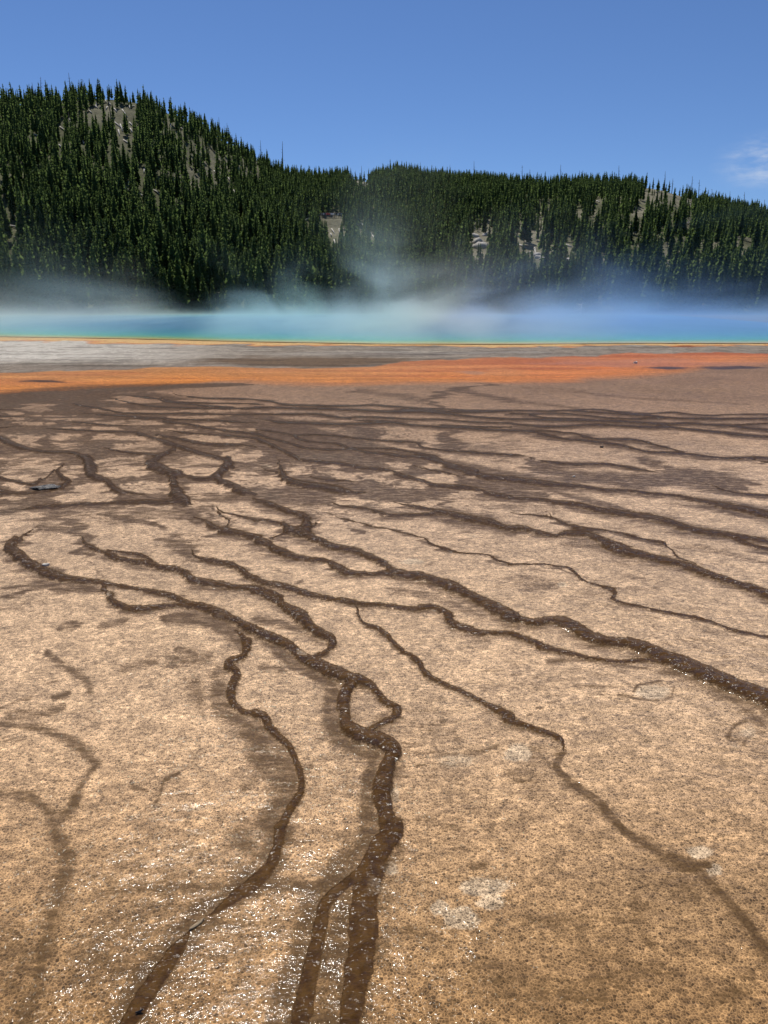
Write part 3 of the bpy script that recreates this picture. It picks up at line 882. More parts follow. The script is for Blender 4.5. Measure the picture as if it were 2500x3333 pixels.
ha = np.concatenate([np.arange(-62, -34, 1.0), np.arange(-34, 34.01, .16), np.arange(35, 62.1, 1.0)])
hr = np.concatenate([[140], np.arange(R0, 470, 1.6), np.arange(470, 760, 12.0)])
HA, HR = np.meshgrid(ha, hr)
HZ = hill_z(HA, HR)
HZ = np.maximum(HZ, -6)
hx = HR * np.sin(np.radians(HA)); hy = HR * np.cos(np.radians(HA))
i = np.arange(len(hr) - 1)[:, None] * len(ha); j = np.arange(len(ha) - 1)[None]
hf = np.stack([i + j, i + j + 1, i + len(ha) + 1 + j, i + len(ha) + j], -1).reshape(-1, 4)
hme = mesh_np('hill', np.stack([hx, hy, HZ], -1).reshape(-1, 3), hf)
hpx, hpy = project(hx.ravel(), hy.ravel(), HZ.ravel())

# clearings: centre, radii in the photograph, remaining tree density, bareness
CLEAR = [(370, 372, 85, 38, .25, .5), (410, 440, 50, 40, .45, .35), (650, 610, 90, 60, .35, .6), (560, 420, 60, 40, .5, .4), (810, 540, 70, 35, .45, .5), (700, 520, 90, 60, .5, .5),
         (1165, 592, 45, 16, .05, 1.0), (1080, 712, 48, 9, 0, .9), (1092, 742, 38, 34, .05, 1.0), (1150, 760, 80, 50, .4, .5), (1575, 775, 50, 45, .08, 1.2), (1730, 765, 60, 55, .16, 1.0),
         (1640, 730, 60, 25, .3, .8), (1810, 830, 60, 40, .3, .9), (1560, 800, 30, 35, .0, 1.3), (2150, 640, 90, 26, .06, .9), (2235, 660, 50, 25, .2, .8), (2000, 650, 60, 25, .4, .5), (2330, 715, 40, 16, .3, .7),
         (2150, 830, 70, 40, .4, .7), (2250, 740, 60, 40, .5, .5), (2380, 830, 50, 50, .45, .5), (1300, 560, 40, 12, .4, .5), (40, 600, 50, 45, .4, .4), (960, 850, 60, 60, .5, .3), (1950, 780, 90, 70, .55, .5), (900, 520, 60, 40, .5, .4), (1900, 700, 40, 18, .2, .8), (2060, 742, 45, 18, .2, .8), (2180, 765, 40, 20, .2, .8), (2090, 690, 40, 14, .2, .8), (1680, 850, 30, 20, .3, .8), (1480, 700, 40, 16, .3, .7), (2440, 765, 40, 18, .2, .7), (2310, 800, 40, 18, .2, .8), (1780, 690, 35, 14, .3, .7), (1990, 860, 40, 18, .3, .7), (60, 740, 40, 12, .3, .3)]


def clear_at(px, py):
    dens = np.ones_like(px); bare = np.zeros_like(px)
    wob = (fbm(px / 40, py / 40, 3) - .5) * 1.0
    for cx, cy, rx, ry, de, ba in CLEAR:
        q = np.hypot((px - cx) / rx, (py - cy) / ry) + wob
        s = sstep(1.25, .75, q)
        dens = np.minimum(dens, 1 - (1 - de) * s); bare = np.maximum(bare, ba * s)
    return dens, bare


_, hb = clear_at(hpx, hpy)
hn = fbm(hx.ravel() / 6, hy.ravel() / 6, 4)
soil = np.array([.085, .088, .042])[None] * (.6 + .8 * hn[:, None])
rockc = np.array([.19, .172, .115])[None] * (.55 + .9 * hn[:, None])
hb_ = np.clip(hb * (.5 + hn), 0, 1)[:, None]
attr_c(hme, 'mat_colour', soil * (1 - hb_) + rockc * hb_)
m, nt, out = new_mat('hill_soil')
pos = nt.node('ShaderNodeNewGeometry').outputs['Position']
nz = nt.node('ShaderNodeTexNoise', {'Vector': pos, 'Scale': .9, 'Detail': 6.0, 'Roughness': .7}).outputs[0]
sc_ = nt.node('ShaderNodeVectorMath', {0: nt.attr('mat_colour', 'Color')}, operation='SCALE')
nt.l.new(nt.maprange(nz, .3, .7, .55, 1.45, smooth=False), sc_.inputs['Scale'])
bp = nt.node('ShaderNodeBump', {'Strength': .8, 'Distance': .6, 'Height': nz}).outputs[0]
p = nt.node('ShaderNodeBsdfPrincipled', {'Base Color': sc_.outputs[0], 'Roughness': .95, 'Specular IOR Level': .1, 'Normal': bp})
nt.l.new(p.outputs[0], out.inputs['Surface'])
hill = link('hill', hme, m); tag(hill, 'forested hillside rising behind the hot spring', kind='structure')


def hill_hit(px, py):
    """first point of the hill seen through a photograph pixel"""
    a, b, c = [float(v) for v in ray(px, py)]
    hyp = math.hypot(a, b); adeg = math.degrees(math.atan2(a, b))
    rs = np.arange(R0 - 5, 520, .5)
    zr = CAM_H + c / hyp * rs
    under = hill_z(np.full_like(rs, adeg), rs) >= zr
    k = int(np.argmax(under)) if under.any() else None
    if k is None:                                    # just over the crest: use the highest point of this bearing
        k = int(np.argmax((hill_z(np.full_like(rs, adeg), rs) - CAM_H) / rs))
    r = rs[k]
    return np.array([r * math.sin(math.radians(adeg)), r * math.cos(math.radians(adeg)), float(hill_z(np.array([adeg]), np.array([r]))[0])])


# ------------------------------------------------------------------ pines
m, nt, out = new_mat('pine_needles')
tone = nt.attr('tone')
pos = nt.node('ShaderNodeNewGeometry').outputs['Position']
nz = nt.node('ShaderNodeTexNoise', {'Vector': pos, 'Scale': 1.4, 'Detail': 3.0}).outputs[0]
big = nt.node('ShaderNodeTexNoise', {'Vector': pos, 'Scale': .05, 'Detail': 2.0}).outputs[0]
t = nt.math('ADD', nt.math('MULTIPLY', tone, .6), nt.math('MULTIPLY', nz, .4))
t = nt.math('ADD', t, nt.math('MULTIPLY', nt.math('SUBTRACT', big, .5), .5))
c = nt.mix(nt.maprange(t, .2, .8), (.055, .092, .034, 1), (.150, .205, .078, 1))
d1 = nt.node('ShaderNodeBsdfPrincipled', {'Base Color': c, 'Roughness': .9, 'Specular IOR Level': .03})
tr = nt.node('ShaderNodeBsdfTranslucent', {'Color': nt.mix(.5, c, (.13, .19, .04, 1))})
mx = nt.node('ShaderNodeMixShader', {0: .55, 1: d1.outputs[0], 2: tr.outputs[0]})
nt.l.new(mx.outputs[0], out.inputs['Surface'])
MAT_NEEDLE = m
MAT_BARK = simple_mat('pine_bark', (.085, .062, .042), .9, .35, 3.0)
MAT_SNAG = simple_mat('dead_wood', (.07, .062, .055), .9, .3, 2.0)
MAT_LOG = simple_mat('bleached_wood', (.42, .39, .34), .8, .3, 2.0)


def crown_geo(rg, whorls, per, slim=.13, bare=.14):
    """unit-height crown: kite-shaped sprays in whorls round the stem; returns triangles' verts (n,3,3) and a tone per triangle"""
    tris, tones = [], []
    lean = rg.normal(0, .012, 2)
    gap = rg.random(4) * 6.28
    for k in range(whorls):
        t = bare + (1 - bare) * (k + rg.random() * .8) / whorls
        u = (t - bare) / (1 - bare)
        rad = slim * ((1 - u) ** .75) * (.55 + .45 * min(1, u * 6 + .35)) + .008
        a0 = rg.random() * 6.28
        for q in range(per):
            a = a0 + 6.283 * q / per + rg.normal(0, .35)
            L = rad * rg.uniform(.55, 1.32) * (1 + .22 * math.sin(a * 2 + gap[0] + t * 5))
            wd = L * rg.uniform(.34, .60) + .012
            z0 = t + rg.normal(0, .012)
            droop = rg.uniform(-.45, .12) * L + (.5 * L if u > .8 else 0)
            d = np.array([math.cos(a), math.sin(a), 0]); s = np.array([-math.sin(a), math.cos(a), 0])
            roll = rg.uniform(-1.2, 1.2)
            sv = s * math.cos(roll) + np.array([0, 0, 1]) * math.sin(roll)
            b = np.array([lean[0] * t, lean[1] * t, z0]) + d * L * .06
            mid = b + d * L * .58 + np.array([0, 0, droop * .35])
            tip = b + d * L + np.array([0, 0, droop])
            l, r_ = mid + sv * wd, mid - sv * wd
            tris.append((b, l, tip)); tris.append((b, tip, r_))
            tn = float(np.clip(.5 + rg.normal(0, .2), 0, 1)); tones += [tn, tn]
    for q in range(7):                                # dense inner foliage
        a1, a2 = 6.283 * q / 7, 6.283 * (q + 1) / 7
        for za, zb, k1, k2 in ((bare + .04, .5, .52, .42), (.5, .97, .42, .0)):
            p1 = np.array([slim * k1 * math.cos(a1), slim * k1 * math.sin(a1), za]); p2 = np.array([slim * k1 * math.cos(a2), slim * k1 * math.sin(a2), za])
            p3 = np.array([slim * k2 * math.cos(a2), slim * k2 * math.sin(a2), zb]); p4 = np.array([slim * k2 * math.cos(a1), slim * k2 * math.sin(a1), zb])
            tris += [(p1, p2, p3), (p1, p3, p4)]; tones += [.25, .25]
    top = np.array([lean[0], lean[1], 1.0])
    for q in range(3):
        a = q * 2.1; s = np.array([math.cos(a), math.sin(a), 0]) * .014
        tris.append((top - [0, 0, .12] + s, top - [0, 0, .12] - s, top + [0, 0, .03])); tones.append(.6)
    return np.array(tris), np.array(tones)


def trunk_mesh(r, h, seg=6):
    vs, fs = [], []
    n = 4
    for k in range(n + 1):
        t = k / n; rr = r * (1 - .9 * t)
        for q in range(seg):
            a = 6.283 * q / seg
            vs.append((rr * math.cos(a), rr * math.sin(a), -.6 * (k == 0) + h * t))
    for k in range(n):
        for q in range(seg):
            fs.append((k * seg + q, k * seg + (q + 1) % seg, (k + 1) * seg + (q + 1) % seg, (k + 1) * seg + q))
    return np.array(vs), np.array(fs)


LOGS = """z 1280 680 1300 770;z 1235 595 1310 660;z 1300 620 1325 700;z 1320 460 1395 570;z 1400 600 1435 640;z 885 780 930 880;z 750 560 770 640;z 650 650 710 700;z 365 730 420 755;z 190 815 205 865;z 640 845 660 870;z 1045 390 1030 440;z 1035 420 1055 450;z 1160 430 1145 460;z 1140 360 1150 390;z 1175 380 1200 420;z 1235 450 1265 490;z 1395 420 1405 455;z 1425 435 1455 420;z 1335 790 1415 850;z 1410 670 1430 710;z 1560 1100 1555 1150;z 1215 1130 1230 1180;z 1395 1250 1390 1290;z 105 1215 145 1245;z 960 470 995 505
a 735 265 745 310;a 780 290 797 303;a 925 475 935 492;a 985 505 995 522;a 665 560 690 580;a 540 555 562 566;a 600 575 625 592;a 1560 700 1570 717;a 1600 740 1615 770;a 40 715 85 725;a 60 770 92 768;a 1010 560 1018 580;a 700 600 690 620
c 430 490 495 600;c 510 490 515 540;c 560 565 580 610;c 750 430 775 470;c 785 610 810 660;c 870 560 895 605;c 420 540 430 570;c 455 610 480 690;c 700 490 770 510;c 770 0 830 20;c 140 400 200 370
b 440 482 482 460;b 375 490 412 490;b 585 530 615 545;b 780 530 812 541;b 1175 302 1200 295;b 1255 358 1275 372;b 1310 345 1332 360;b 1210 590 1225 612;b 650 545 660 600;b 1190 560 1212 577;b 918 340 932 346;b 775 600 795 606;b 1300 440 1325 432;b 1085 370 1092 385;b 600 575 640 560"""
SN = {'z': (0, 220, 3.318), 'a': (0, 200, 1.3272), 'b': (1250, 400, 1.3272), 'c': (950, 600, 3.318)}
BOULDERS = [(1545, 772, 1.2), (1556, 790, 1.5), (1566, 806, 1.6), (1550, 805, 1.1), (1748, 832, .9), (1752, 840, .8), (1766, 845, .7), (1842, 853, 1.2), (1836, 860, .8), (1580, 768, .8), (1600, 770, .7), (2300, 655, .7)]
open_pts = []
for ent in LOGS.replace('\n', ';').split(';'):
    key, x0, y0, x1, y1 = ent.split(); ox, oy, s_ = SN[key]
    for t_ in (.15, .4, .65, .9):
        px_, py_ = ox + (float(x0) * (1 - t_) + float(x1) * t_) / s_, oy + (float(y0) * (1 - t_) + float(y1) * t_) / s_
        h_ = hill_hit(px_, py_); open_pts.append((px_, py_, math.hypot(h_[0], h_[1])))
for px_, py_, _s in BOULDERS:
    h_ = hill_hit(px_, py_ - 3); open_pts.append((px_, py_ - 3, math.hypot(h_[0], h_[1])))

# candidates over the whole slope
N = 46000
ta = rng.uniform(-38, 38, N)
tr_ = np.sqrt(rng.uniform(R0 ** 2, 455.0 ** 2, N))
tz = hill_z(ta, tr_)
tx = tr_ * np.sin(np.radians(ta)); ty = tr_ * np.cos(np.radians(ta))
tpx, tpy = project(tx, ty, tz)
dens, _ = clear_at(tpx, tpy)
for hh in (1.5, 3.2, 5.2):
    ux, uy = project(tx, ty, tz + hh); d2, _ = clear_at(ux, uy)
    dens = np.minimum(dens, .05 + .95 * d2)
dens = dens * np.where((tpx > 1650) & (tr_ > 185), .30 + .6 * sstep(.42, .6, fbm(tx / 14 + 3, ty / 22 + 8, 3)), 1.0) * np.where((tpx < 900) & (tpy < 620), .25 + .5 * sstep(.4, .6, fbm(tx / 12 + 3, ty / 18 + 8, 3)), 1.0)
dens = dens * (0.55 + .9 * fbm(tx / 25 + 9, ty / 25, 3))
rcs = np.interp(ta, [-60, -25, -14, -6, 2, 14, 28, 60], [330, 325, 335, 385, 425, 420, 410, 420])
dens = np.where(tr_ > rcs + 14, 0, dens)
dens = np.where(tr_ < R0 + 14, np.maximum(dens, .9), dens)
keep = np.nonzero(rng.random(N) < dens)[0]
# thin so that stems stand apart
order = keep[np.argsort(tr_[keep])]
cell = {}
sel = []
for k in order:
    gxk, gyk = int(tx[k] // 1.75), int(ty[k] // 1.75)
    if (gxk, gyk) in cell: continue
    cell[(gxk, gyk)] = 1; sel.append(k)
sel = np.array(sel)
tx, ty, tz, ta, tr_, tpx, tpy = [v[sel] for v in (tx, ty, tz, ta, tr_, tpx, tpy)]
hgts = np.interp(tr_, [150, 190, 330, 430], [8.6, 7.2, 6.0, 5.4]) * np.exp(np.clip(rng.normal(0, .15, len(sel)), -.4, .26))
young = rng.random(len(sel)) < .16
hgts = np.where(young, hgts * .55, hgts)
# keep the view to the lookout open
lk = (tpx > 1030) & (tpx < 1122)
toppy = project(tx, ty, tz + hgts)[1]
drop = lk & (tpy > 716) & (toppy < 714) & (tpx > 1036) & (tpx < 1116)
for px_, py_, r_ in open_pts:
    wpx = hgts / tr_ * FPX * .085 * np.clip((py_ - toppy) / np.maximum(tpy - toppy, 1), 0, 1)
    drop |= (np.abs(tpx - px_) < wpx) & (toppy < py_) & (tpy > py_) & (tr_ < r_ + 1)
keep = ~drop
tx, ty, tz, ta, tr_, tpx, tpy, hgts = [v[keep] for v in (tx, ty, tz, ta, tr_, tpx, tpy, hgts)]
NT_ = len(tx)
# how much of each tree the photograph's viewpoint shows
occ = np.zeros((1024, 768), bool); vis = np.zeros(NT_)
for k in np.argsort(tr_):
    s = 768 / W0
    cx, by = tpx[k] * s, tpy[k] * s; hp = hgts[k] / tr_[k] * FPX * s; wp = hp * .11
    y0, y1 = int(by - hp), int(by); x0, x1 = int(cx - wp), int(cx + wp) + 1
    if x1 < 0 or x0 > 767 or y1 < 0: continue
    x0, x1, y0, y1 = max(x0, 0), min(x1, 768), max(y0, 0), min(y1, 1024)
    if x1 <= x0 or y1 <= y0: continue
    Y, X = np.mgrid[y0:y1, x0:x1]
    msk = np.abs(X + .5 - cx) < wp * np.clip((Y - (by - hp)) / hp, 0, 1) ** .7 + .4
    vis[k] = np.sum(msk & ~occ[y0:y1, x0:x1]); occ[y0:y1, x0:x1] |= msk
single = np.argsort(-vis)[:300]
is_single = np.zeros(NT_, bool); is_single[single] = True

protos = []
for v in range(10):
    rg = np.random.default_rng(100 + v)
    T, tn = crown_geo(rg, 22, 11, slim=rg.uniform(.102, .138), bare=rg.uniform(.06, .2))
    cm = mesh_np('crown', T.reshape(-1, 3), np.arange(len(T) * 3).reshape(-1, 3), smooth=False)
    attr_f(cm, 'tone', np.repeat(np.clip(tn * .8 + rg.uniform(-.1, .3), 0, 1), 3))
    cm.materials.append(MAT_NEEDLE)
    tv_, tf_ = trunk_mesh(.011, .97)
    tm = mesh_np('trunk', tv_, tf_); tm.materials.append(MAT_BARK)
    protos.append((cm, tm))


def tree_words(k):
    side_ = ('left of the spring' if tpx[k] < 620 else 'left of centre' if tpx[k] < 1250 else 'right of centre' if tpx[k] < 1880 else 'at the right end')
    if tr_[k] < 175: return 'tall dark green pine in the front row behind the steaming pool, %s' % side_
    if tr_[k] < 235: return 'narrow green pine on the lower forest slope, %s' % side_
    if tpy[k] < 480 and tpx[k] < 700: return 'dark pine standing along the crest of the higher left hill'
    if tr_[k] > 370: return 'small dark pine on the far right ridge, %s' % side_
    return 'slender green pine halfway up the forested hillside, %s' % side_


first = None
for q, k in enumerate(single):
    cm, tm = protos[q % 10]
    if first is None:
        e0 = empty('pine_tree', (0, 0, 0)); c0_ = link('crown', cm, parent=e0); t0_ = link('trunk', tm, parent=e0)
        first = (e0, c0_, t0_); e, c_, t_ = first
    else:
        e = first[0].copy(); c_ = first[1].copy(); t_ = first[2].copy()
        for o in (e, c_, t_): col.objects.link(o)
        c_.data = cm; t_.data = tm
        c_.parent = e; t_.parent = e
    e.location = (tx[k], ty[k], tz[k]); e.rotation_euler = (0, 0, rng.random() * 6.28)
    h = hgts[k]; e.scale = (h, h, h)
    lab = tree_words(k)
    tag(e, lab, 'tree', 'forest pines: ' + lab)

# the rest of the wood: one object
lo = []
for v in range(14):
    rg = np.random.default_rng(300 + v)
    lo.append((crown_geo(rg, 15, 8, rg.uniform(.104, .146), rg.uniform(.05, .2)), crown_geo(rg, 11, 6, rg.uniform(.112, .155), rg.uniform(.03, .15))))
stem_v, stem_f = trunk_mesh(.012, .9, 4)
stem_t = np.concatenate([stem_f[:, [0, 1, 2]], stem_f[:, [0, 2, 3]]])
stem_tri = stem_v[stem_t]
VT, TT, MI = [], [], []
for k in np.nonzero(~is_single)[0]:
    T, tn = lo[int(rng.integers(14))][0 if tr_[k] < 270 else 1]
    a = rng.random() * 6.28; ca, sa = math.cos(a), math.sin(a)
    M = np.array([[ca, -sa, 0], [sa, ca, 0], [0, 0, 1]]) * hgts[k]
    off = np.array([tx[k], ty[k], tz[k]])
    VT.append(T @ M.T + off); TT.append(np.clip(tn * .8 + rng.uniform(-.12, .32), 0, 1)); MI.append(np.zeros(len(T), np.int32))
    if tr_[k] < 400:
        VT.append(stem_tri @ M.T + off); TT.append(np.full(len(stem_tri), .5)); MI.append(np.ones(len(stem_tri), np.int32))
VT = np.concatenate(VT); TT = np.concatenate(TT); MI = np.concatenate(MI)
fm = mesh_np('forest', VT.reshape(-1, 3), np.arange(len(VT) * 3).reshape(-1, 3), smooth=False)
attr_f(fm, 'tone', np.repeat(TT, 3))
fm.materials.append(MAT_NEEDLE); fm.materials.append(MAT_BARK)
fm.polygons.foreach_set('material_index', MI)
fo = link('forest', fm); tag(fo, 'dense dark pine forest covering the hillside behind the spring', 'forest', kind='stuff')
print('trees', NT_, 'tris', len(VT))

# ------------------------------------------------------------------ dead standing trees
SNAGS = """z 345 160 385 380;z 440 100 438 420;z 740 55 778 330;z 850 130 895 360;z 890 125 935 420;z 1150 240 1215 640;z 738 480 785 830
a 945 240 950 300;a 968 280 972 330;a 980 265 988 345;a 1125 340 1128 425;a 1220 345 1222 455;a 1155 385 1157 440;a 1400 465 1402 520;a 1365 455 1367 510;a 1562 450 1565 500;a 985 330 992 440;a 780 540 800 630;a 730 480 735 570;a 865 420 870 530
b 157 170 158 205;b 207 180 208 220;b 285 180 286 225;b 389 165 390 228;b 597 183 598 225;b 630 200 631 235;b 763 180 765 240;b 845 205 846 245;b 1015 183 1015 235;b 1215 208 1213 282;b 1248 240 1244 290;b 1333 230 1330 312;b 1315 265 1312 310;b 1363 245 1360 320;b 1417 285 1417 330;b 1495 295 1493 350;b 1558 298 1557 360;b 1645 330 1645 380;b 1475 310 1478 350;b 855 780 846 832"""
snag_rg = np.random.default_rng(5)


def tube(pts, radii, seg=6):
    vs, fs = [], []
    pts = [np.array(p_, float) for p_ in pts]
    for k, (p_, r_) in enumerate(zip(pts, radii)):
        d_ = (pts[min(k + 1, len(pts) - 1)] - pts[max(k - 1, 0)]); d_ = d_ / (np.linalg.norm(d_) + 1e-9)
        u_ = np.cross(d_, [0.3, .9, .2]); u_ /= np.linalg.norm(u_); w_ = np.cross(d_, u_)
        for q in range(seg):
            a = 6.283 * q / seg; vs.append(p_ + r_ * (math.cos(a) * u_ + math.sin(a) * w_))
    for k in range(len(pts) - 1):
        for q in range(seg):
            fs.append((k * seg + q, k * seg + (q + 1) % seg, (k + 1) * seg + (q + 1) % seg, (k + 1) * seg + q))
    n = len(vs)
    vs.append(pts[0]); vs.append(pts[-1])
    for q in range(seg):
        fs.append((n, (q + 1) % seg, q, q)); fs.append((n + 1, (len(pts) - 1) * seg + q, (len(pts) - 1) * seg + (q + 1) % seg, (len(pts) - 1) * seg + (q + 1) % seg))
    return vs, [f_ if len(set(f_)) == 4 else tuple(dict.fromkeys(f_)) for f_ in fs]


def mesh_py(name, vs, fs, mat, smooth=True):
    me = bpy.data.meshes.new(name); me.from_pydata([tuple(v_) for v_ in vs], [], fs)
    for p_ in me.polygons: p_.use_smooth = smooth
    me.materials.append(mat); me.update()
    return me


def snag_place(px, lean_, hpx_):
    where = 'crest of the high left hill' if px < 560 else 'falling shoulder of the left hill' if px < 950 else 'saddle between the two hills' if px < 1300 else 'middle of the right ridge' if px < 2150 else 'right end of the ridge'
    return where


snag_i = {}
for ent in SNAGS.replace('\n', ';').split(';'):
    key, x0, y0, x1, y1 = ent.split(); ox, oy, s = SN[key]
    tpx_, tpy_, bpx_, bpy_ = ox + float(x0) / s, oy + float(y0) / s, ox + float(x1) / s, oy + float(y1) / s
    b = hill_hit(bpx_, bpy_)
    dx, dy, dz = [float(v) for v in ray(tpx_, tpy_)]
    tpar = math.hypot(b[0], b[1]) / math.hypot(dx, dy)
    top = np.array([dx * tpar, dy * tpar, CAM_H + dz * tpar])
    H = np.linalg.norm(top - b)
    pale_s = (key == 'b' and x0 == '855')
    rad = min(max(.19, H * .02), .27)
    mid = b * .45 + top * .55 + snag_rg.normal(0, .08, 3)
    e = empty('dead_tree', b)
    vs, fs = tube([np.array([0, 0, -.5]), mid - b, top - b], [rad, rad * .7, rad * .25])
    mat_ = MAT_LOG if pale_s else MAT_SNAG
    link('trunk', mesh_py('trunk', vs, fs, mat_), parent=e)
    if key == 'b' or H > 8:
        vs, fs = [], []
        for q in range(7):
            t_ = snag_rg.uniform(.45, .95); p0 = (top - b) * t_; a = snag_rg.random() * 6.28; L = (1 - t_) * 1.6 + .35
            v1, f1 = tube([p0, p0 + np.array([math.cos(a) * L, math.sin(a) * L, snag_rg.uniform(-.2, .3)])], [.05, .02], 4)
            n = len(vs); vs += v1; fs += [tuple(i_ + n for i_ in f_) for f_ in f1]
        link('branches', mesh_py('branches', vs, fs, mat_), parent=e)
    wh = snag_place(bpx_, 0, 0)
    ln = 'leaning' if abs(top[0] - b[0]) > .12 * H else 'upright'
    sz = 'tall' if H > 9 else 'short' if H < 6 else 'thin'
    snag_i[(wh, ln, sz)] = snag_i.get((wh, ln, sz), 0) + 1
    lab = ('short pale bare trunk in the steam at the foot of the wood' if pale_s else '%s %s bare dead trunk on the %s' % (sz, ln, wh))
    tag(e, lab, 'dead tree', 'dead trees: ' + lab)

# ------------------------------------------------------------------ fallen logs
for ent in LOGS.replace('\n', ';').split(';'):
    key, x0, y0, x1, y1 = ent.split(); ox, oy, s = SN[key]
    p0 = hill_hit(ox + float(x0) / s, oy + float(y0) / s); p1 = hill_hit(ox + float(x1) / s, oy + float(y1) / s)
    L = np.linalg.norm(p1 - p0)
    if L > 11: p1 = p0 + (p1 - p0) * 11 / L
    if L < 2.5: p1 = p0 + (p1 - p0) * 2.5 / max(L, .1)
    up = np.array([0, 0, .22])
    vs, fs = tube([np.zeros(3), (p1 - p0) * .5 + [0, 0, .1], p1 - p0], [.23, .2, .12])
    o = link('fallen_log', mesh_py('fallen_log', vs, fs, MAT_LOG)); o.location = p0 + up
    mx_ = ox + float(x0) / s; my_ = oy + float(y0) / s
    if mx_ < 480 and my_ < 520: wh = 'bare top of the left hill'
    elif mx_ < 850: wh = 'open patches of the left hill'
    elif mx_ < 1350: wh = 'clearing below the crowded lookout'
    elif mx_ < 1900: wh = 'pale clearing of the right slope'
    else: wh = 'upper right slope'
    long_ = 'long' if L > 6 else 'short'
    steep = 'pointing downhill' if abs(float(y1) - float(y0)) > abs(float(x1) - float(x0)) else 'lying across the slope'
    lab = '%s bleached fallen log %s on the %s' % (long_, steep, wh)
    tag(o, lab, 'log', 'fallen logs: ' + lab)

# pale boulders in the right-hand clearing
MAT_ROCK = simple_mat('pale_rock', (.42, .39, .34), .9, .3, 1.2)


def boulder_mesh(name, rx, ry, rz, seed, mat, seg=14, rings=9, rough=.25):
    rg = np.random.default_rng(seed); ph = rg.random(12) * 6.28
    vs, fs = [(0, 0, -rz)], []
    for a in range(1, rings):
        th = math.pi * a / rings - math.pi / 2
        for q in range(seg):
            f_ = 6.283 * q / seg
            k = 1 + rough * (math.sin(2 * f_ + ph[0] + th) * .5 + math.sin(3 * f_ + ph[1] - 2 * th) * .4 + math.sin(5 * f_ + 3 * th + ph[2]) * .25)
            vs.append((rx * k * math.cos(th) * math.cos(f_), ry * k * math.cos(th) * math.sin(f_), rz * k * math.sin(th)))
    vs.append((0, 0, rz)); n = len(vs)
    for a in range(rings - 2):
        for q in range(seg):
            b0 = 1 + a * seg; fs.append((b0 + q, b0 + (q + 1) % seg, b0 + seg + (q + 1) % seg, b0 + seg + q))
    for q in range(seg):
        fs.append((0, 1 + (q + 1) % seg, 1 + q)); b0 = 1 + (rings - 2) * seg; fs.append((n - 1, b0 + q, b0 + (q + 1) % seg))
    return mesh_py(name, vs, fs, mat)


bmeshes = [boulder_mesh('boulder', 1.3, 1.1, .8, 40 + q, MAT_ROCK) for q in range(4)]
for q, (x_, y_, s_) in enumerate(BOULDERS):
    o = link('boulder', bmeshes[q % 4]) if q < 4 else bmeshes and bpy.data.objects.new('boulder', bmeshes[q % 4])
    if q >= 4: col.objects.link(o)
    pz_ = hill_hit(x_, y_); o.location = pz_; o.scale = (s_, s_, s_); o.rotation_euler = (0, 0, q * 1.3)
    wh = 'at the left edge of the pale clearing' if x_ < 1620 else 'below the middle of the right clearing' if x_ < 1800 else 'at the low right corner of the clearing' if x_ < 2000 else 'on the upper right bare patch'
    lab = 'pale grey boulder %s on the wooded slope' % wh
    tag(o, lab, 'rock', 'boulders: ' + lab)

# ------------------------------------------------------------------ people on the lookout
SKIN = simple_mat('skin', (.42, .26, .18), .6, .1)
HAIR = simple_mat('hair', (.05, .035, .025), .7, .2)
TROUSER = [simple_mat('trousers_dark', (.03, .03, .04), .8, .2), simple_mat('trousers_blue', (.06, .08, .14), .8, .2), simple_mat('trousers_khaki', (.25, .2, .14), .8, .2)]
SHIRT = {k: simple_mat('shirt_' + k, c, .8, .15) for k, c in dict(white=(.75, .75, .75), red=(.55, .03, .04), pink=(.6, .2, .24), grey=(.3, .3, .32), black=(.03, .03, .035), navy=(.04, .05, .13), teal=(.08, .22, .25)).items()}


def body_mesh(pose):
    """one skinned surface: legs, trunk, arms, neck and head"""
    arm = {0: [(.21, 0, 1.12), (.23, .06, .86)], 1: [(.25, -.12, 1.15), (.12, -.30, 1.34)], 2: [(.27, .02, 1.13), (.17, -.1, .98)]}[pose]
    st = .02 if pose != 2 else .07
    V = [(0, 0, .95), (0, 0, 1.15), (0, -.005, 1.38), (0, -.01, 1.49), (0, -.02, 1.60), (0, -.02, 1.72)]
    Rr = [.135, .12, .15, .055, .085, .07]
    E_ = [(0, 1), (1, 2), (2, 3), (3, 4), (4, 5)]
    for s in (1, -1):
        n = len(V); V += [(s * .09, 0, .86), (s * .10, -st * s, .48), (s * .10, st * s + .02, .07), (s * .11, -.10, .03)]
        Rr += [.095, .065, .045, .035]; E_ += [(0, n), (n, n + 1), (n + 1, n + 2), (n + 2, n + 3)]
        n = len(V); V += [(s * .19, 0, 1.40), (s * arm[0][0], arm[0][1], arm[0][2]), (s * arm[1][0], arm[1][1], arm[1][2])]
        Rr += [.06, .045, .035]; E_ += [(2, n), (n, n + 1), (n + 1, n + 2)]
    me = bpy.data.meshes.new('person'); me.from_pydata(V, E_, [])
    o = bpy.data.objects.new('person_form', me); col.objects.link(o)
    md = o.modifiers.new('skin', 'SKIN')
    for k, sv in enumerate(me.skin_vertices[0].data): sv.radius = (Rr[k], Rr[k] * (.75 if k in (0, 1, 2) else 1)); sv.use_root = (k == 0)
    o.modifiers.new('sub', 'SUBSURF').levels = 1
    dg = bpy.context.evaluated_depsgraph_get()
    res = bpy.data.meshes.new_from_object(o.evaluated_get(dg))
    bpy.data.objects.remove(o)
    res.name = 'person'
    for _ in range(max(0, 4 - len(res.materials))): res.materials.append(SKIN)
    for p_ in res.polygons:
        c = p_.center; p_.use_smooth = True
        p_.material_index = 1 if c.z < .93 and abs(c.x) < .19 else 0 if c.z < 1.46 and not (abs(c.x) > .2 and c.z < 1.15) else 3 if c.z > 1.66 or (c.z > 1.52 and c.y > .02) else 2
    return res


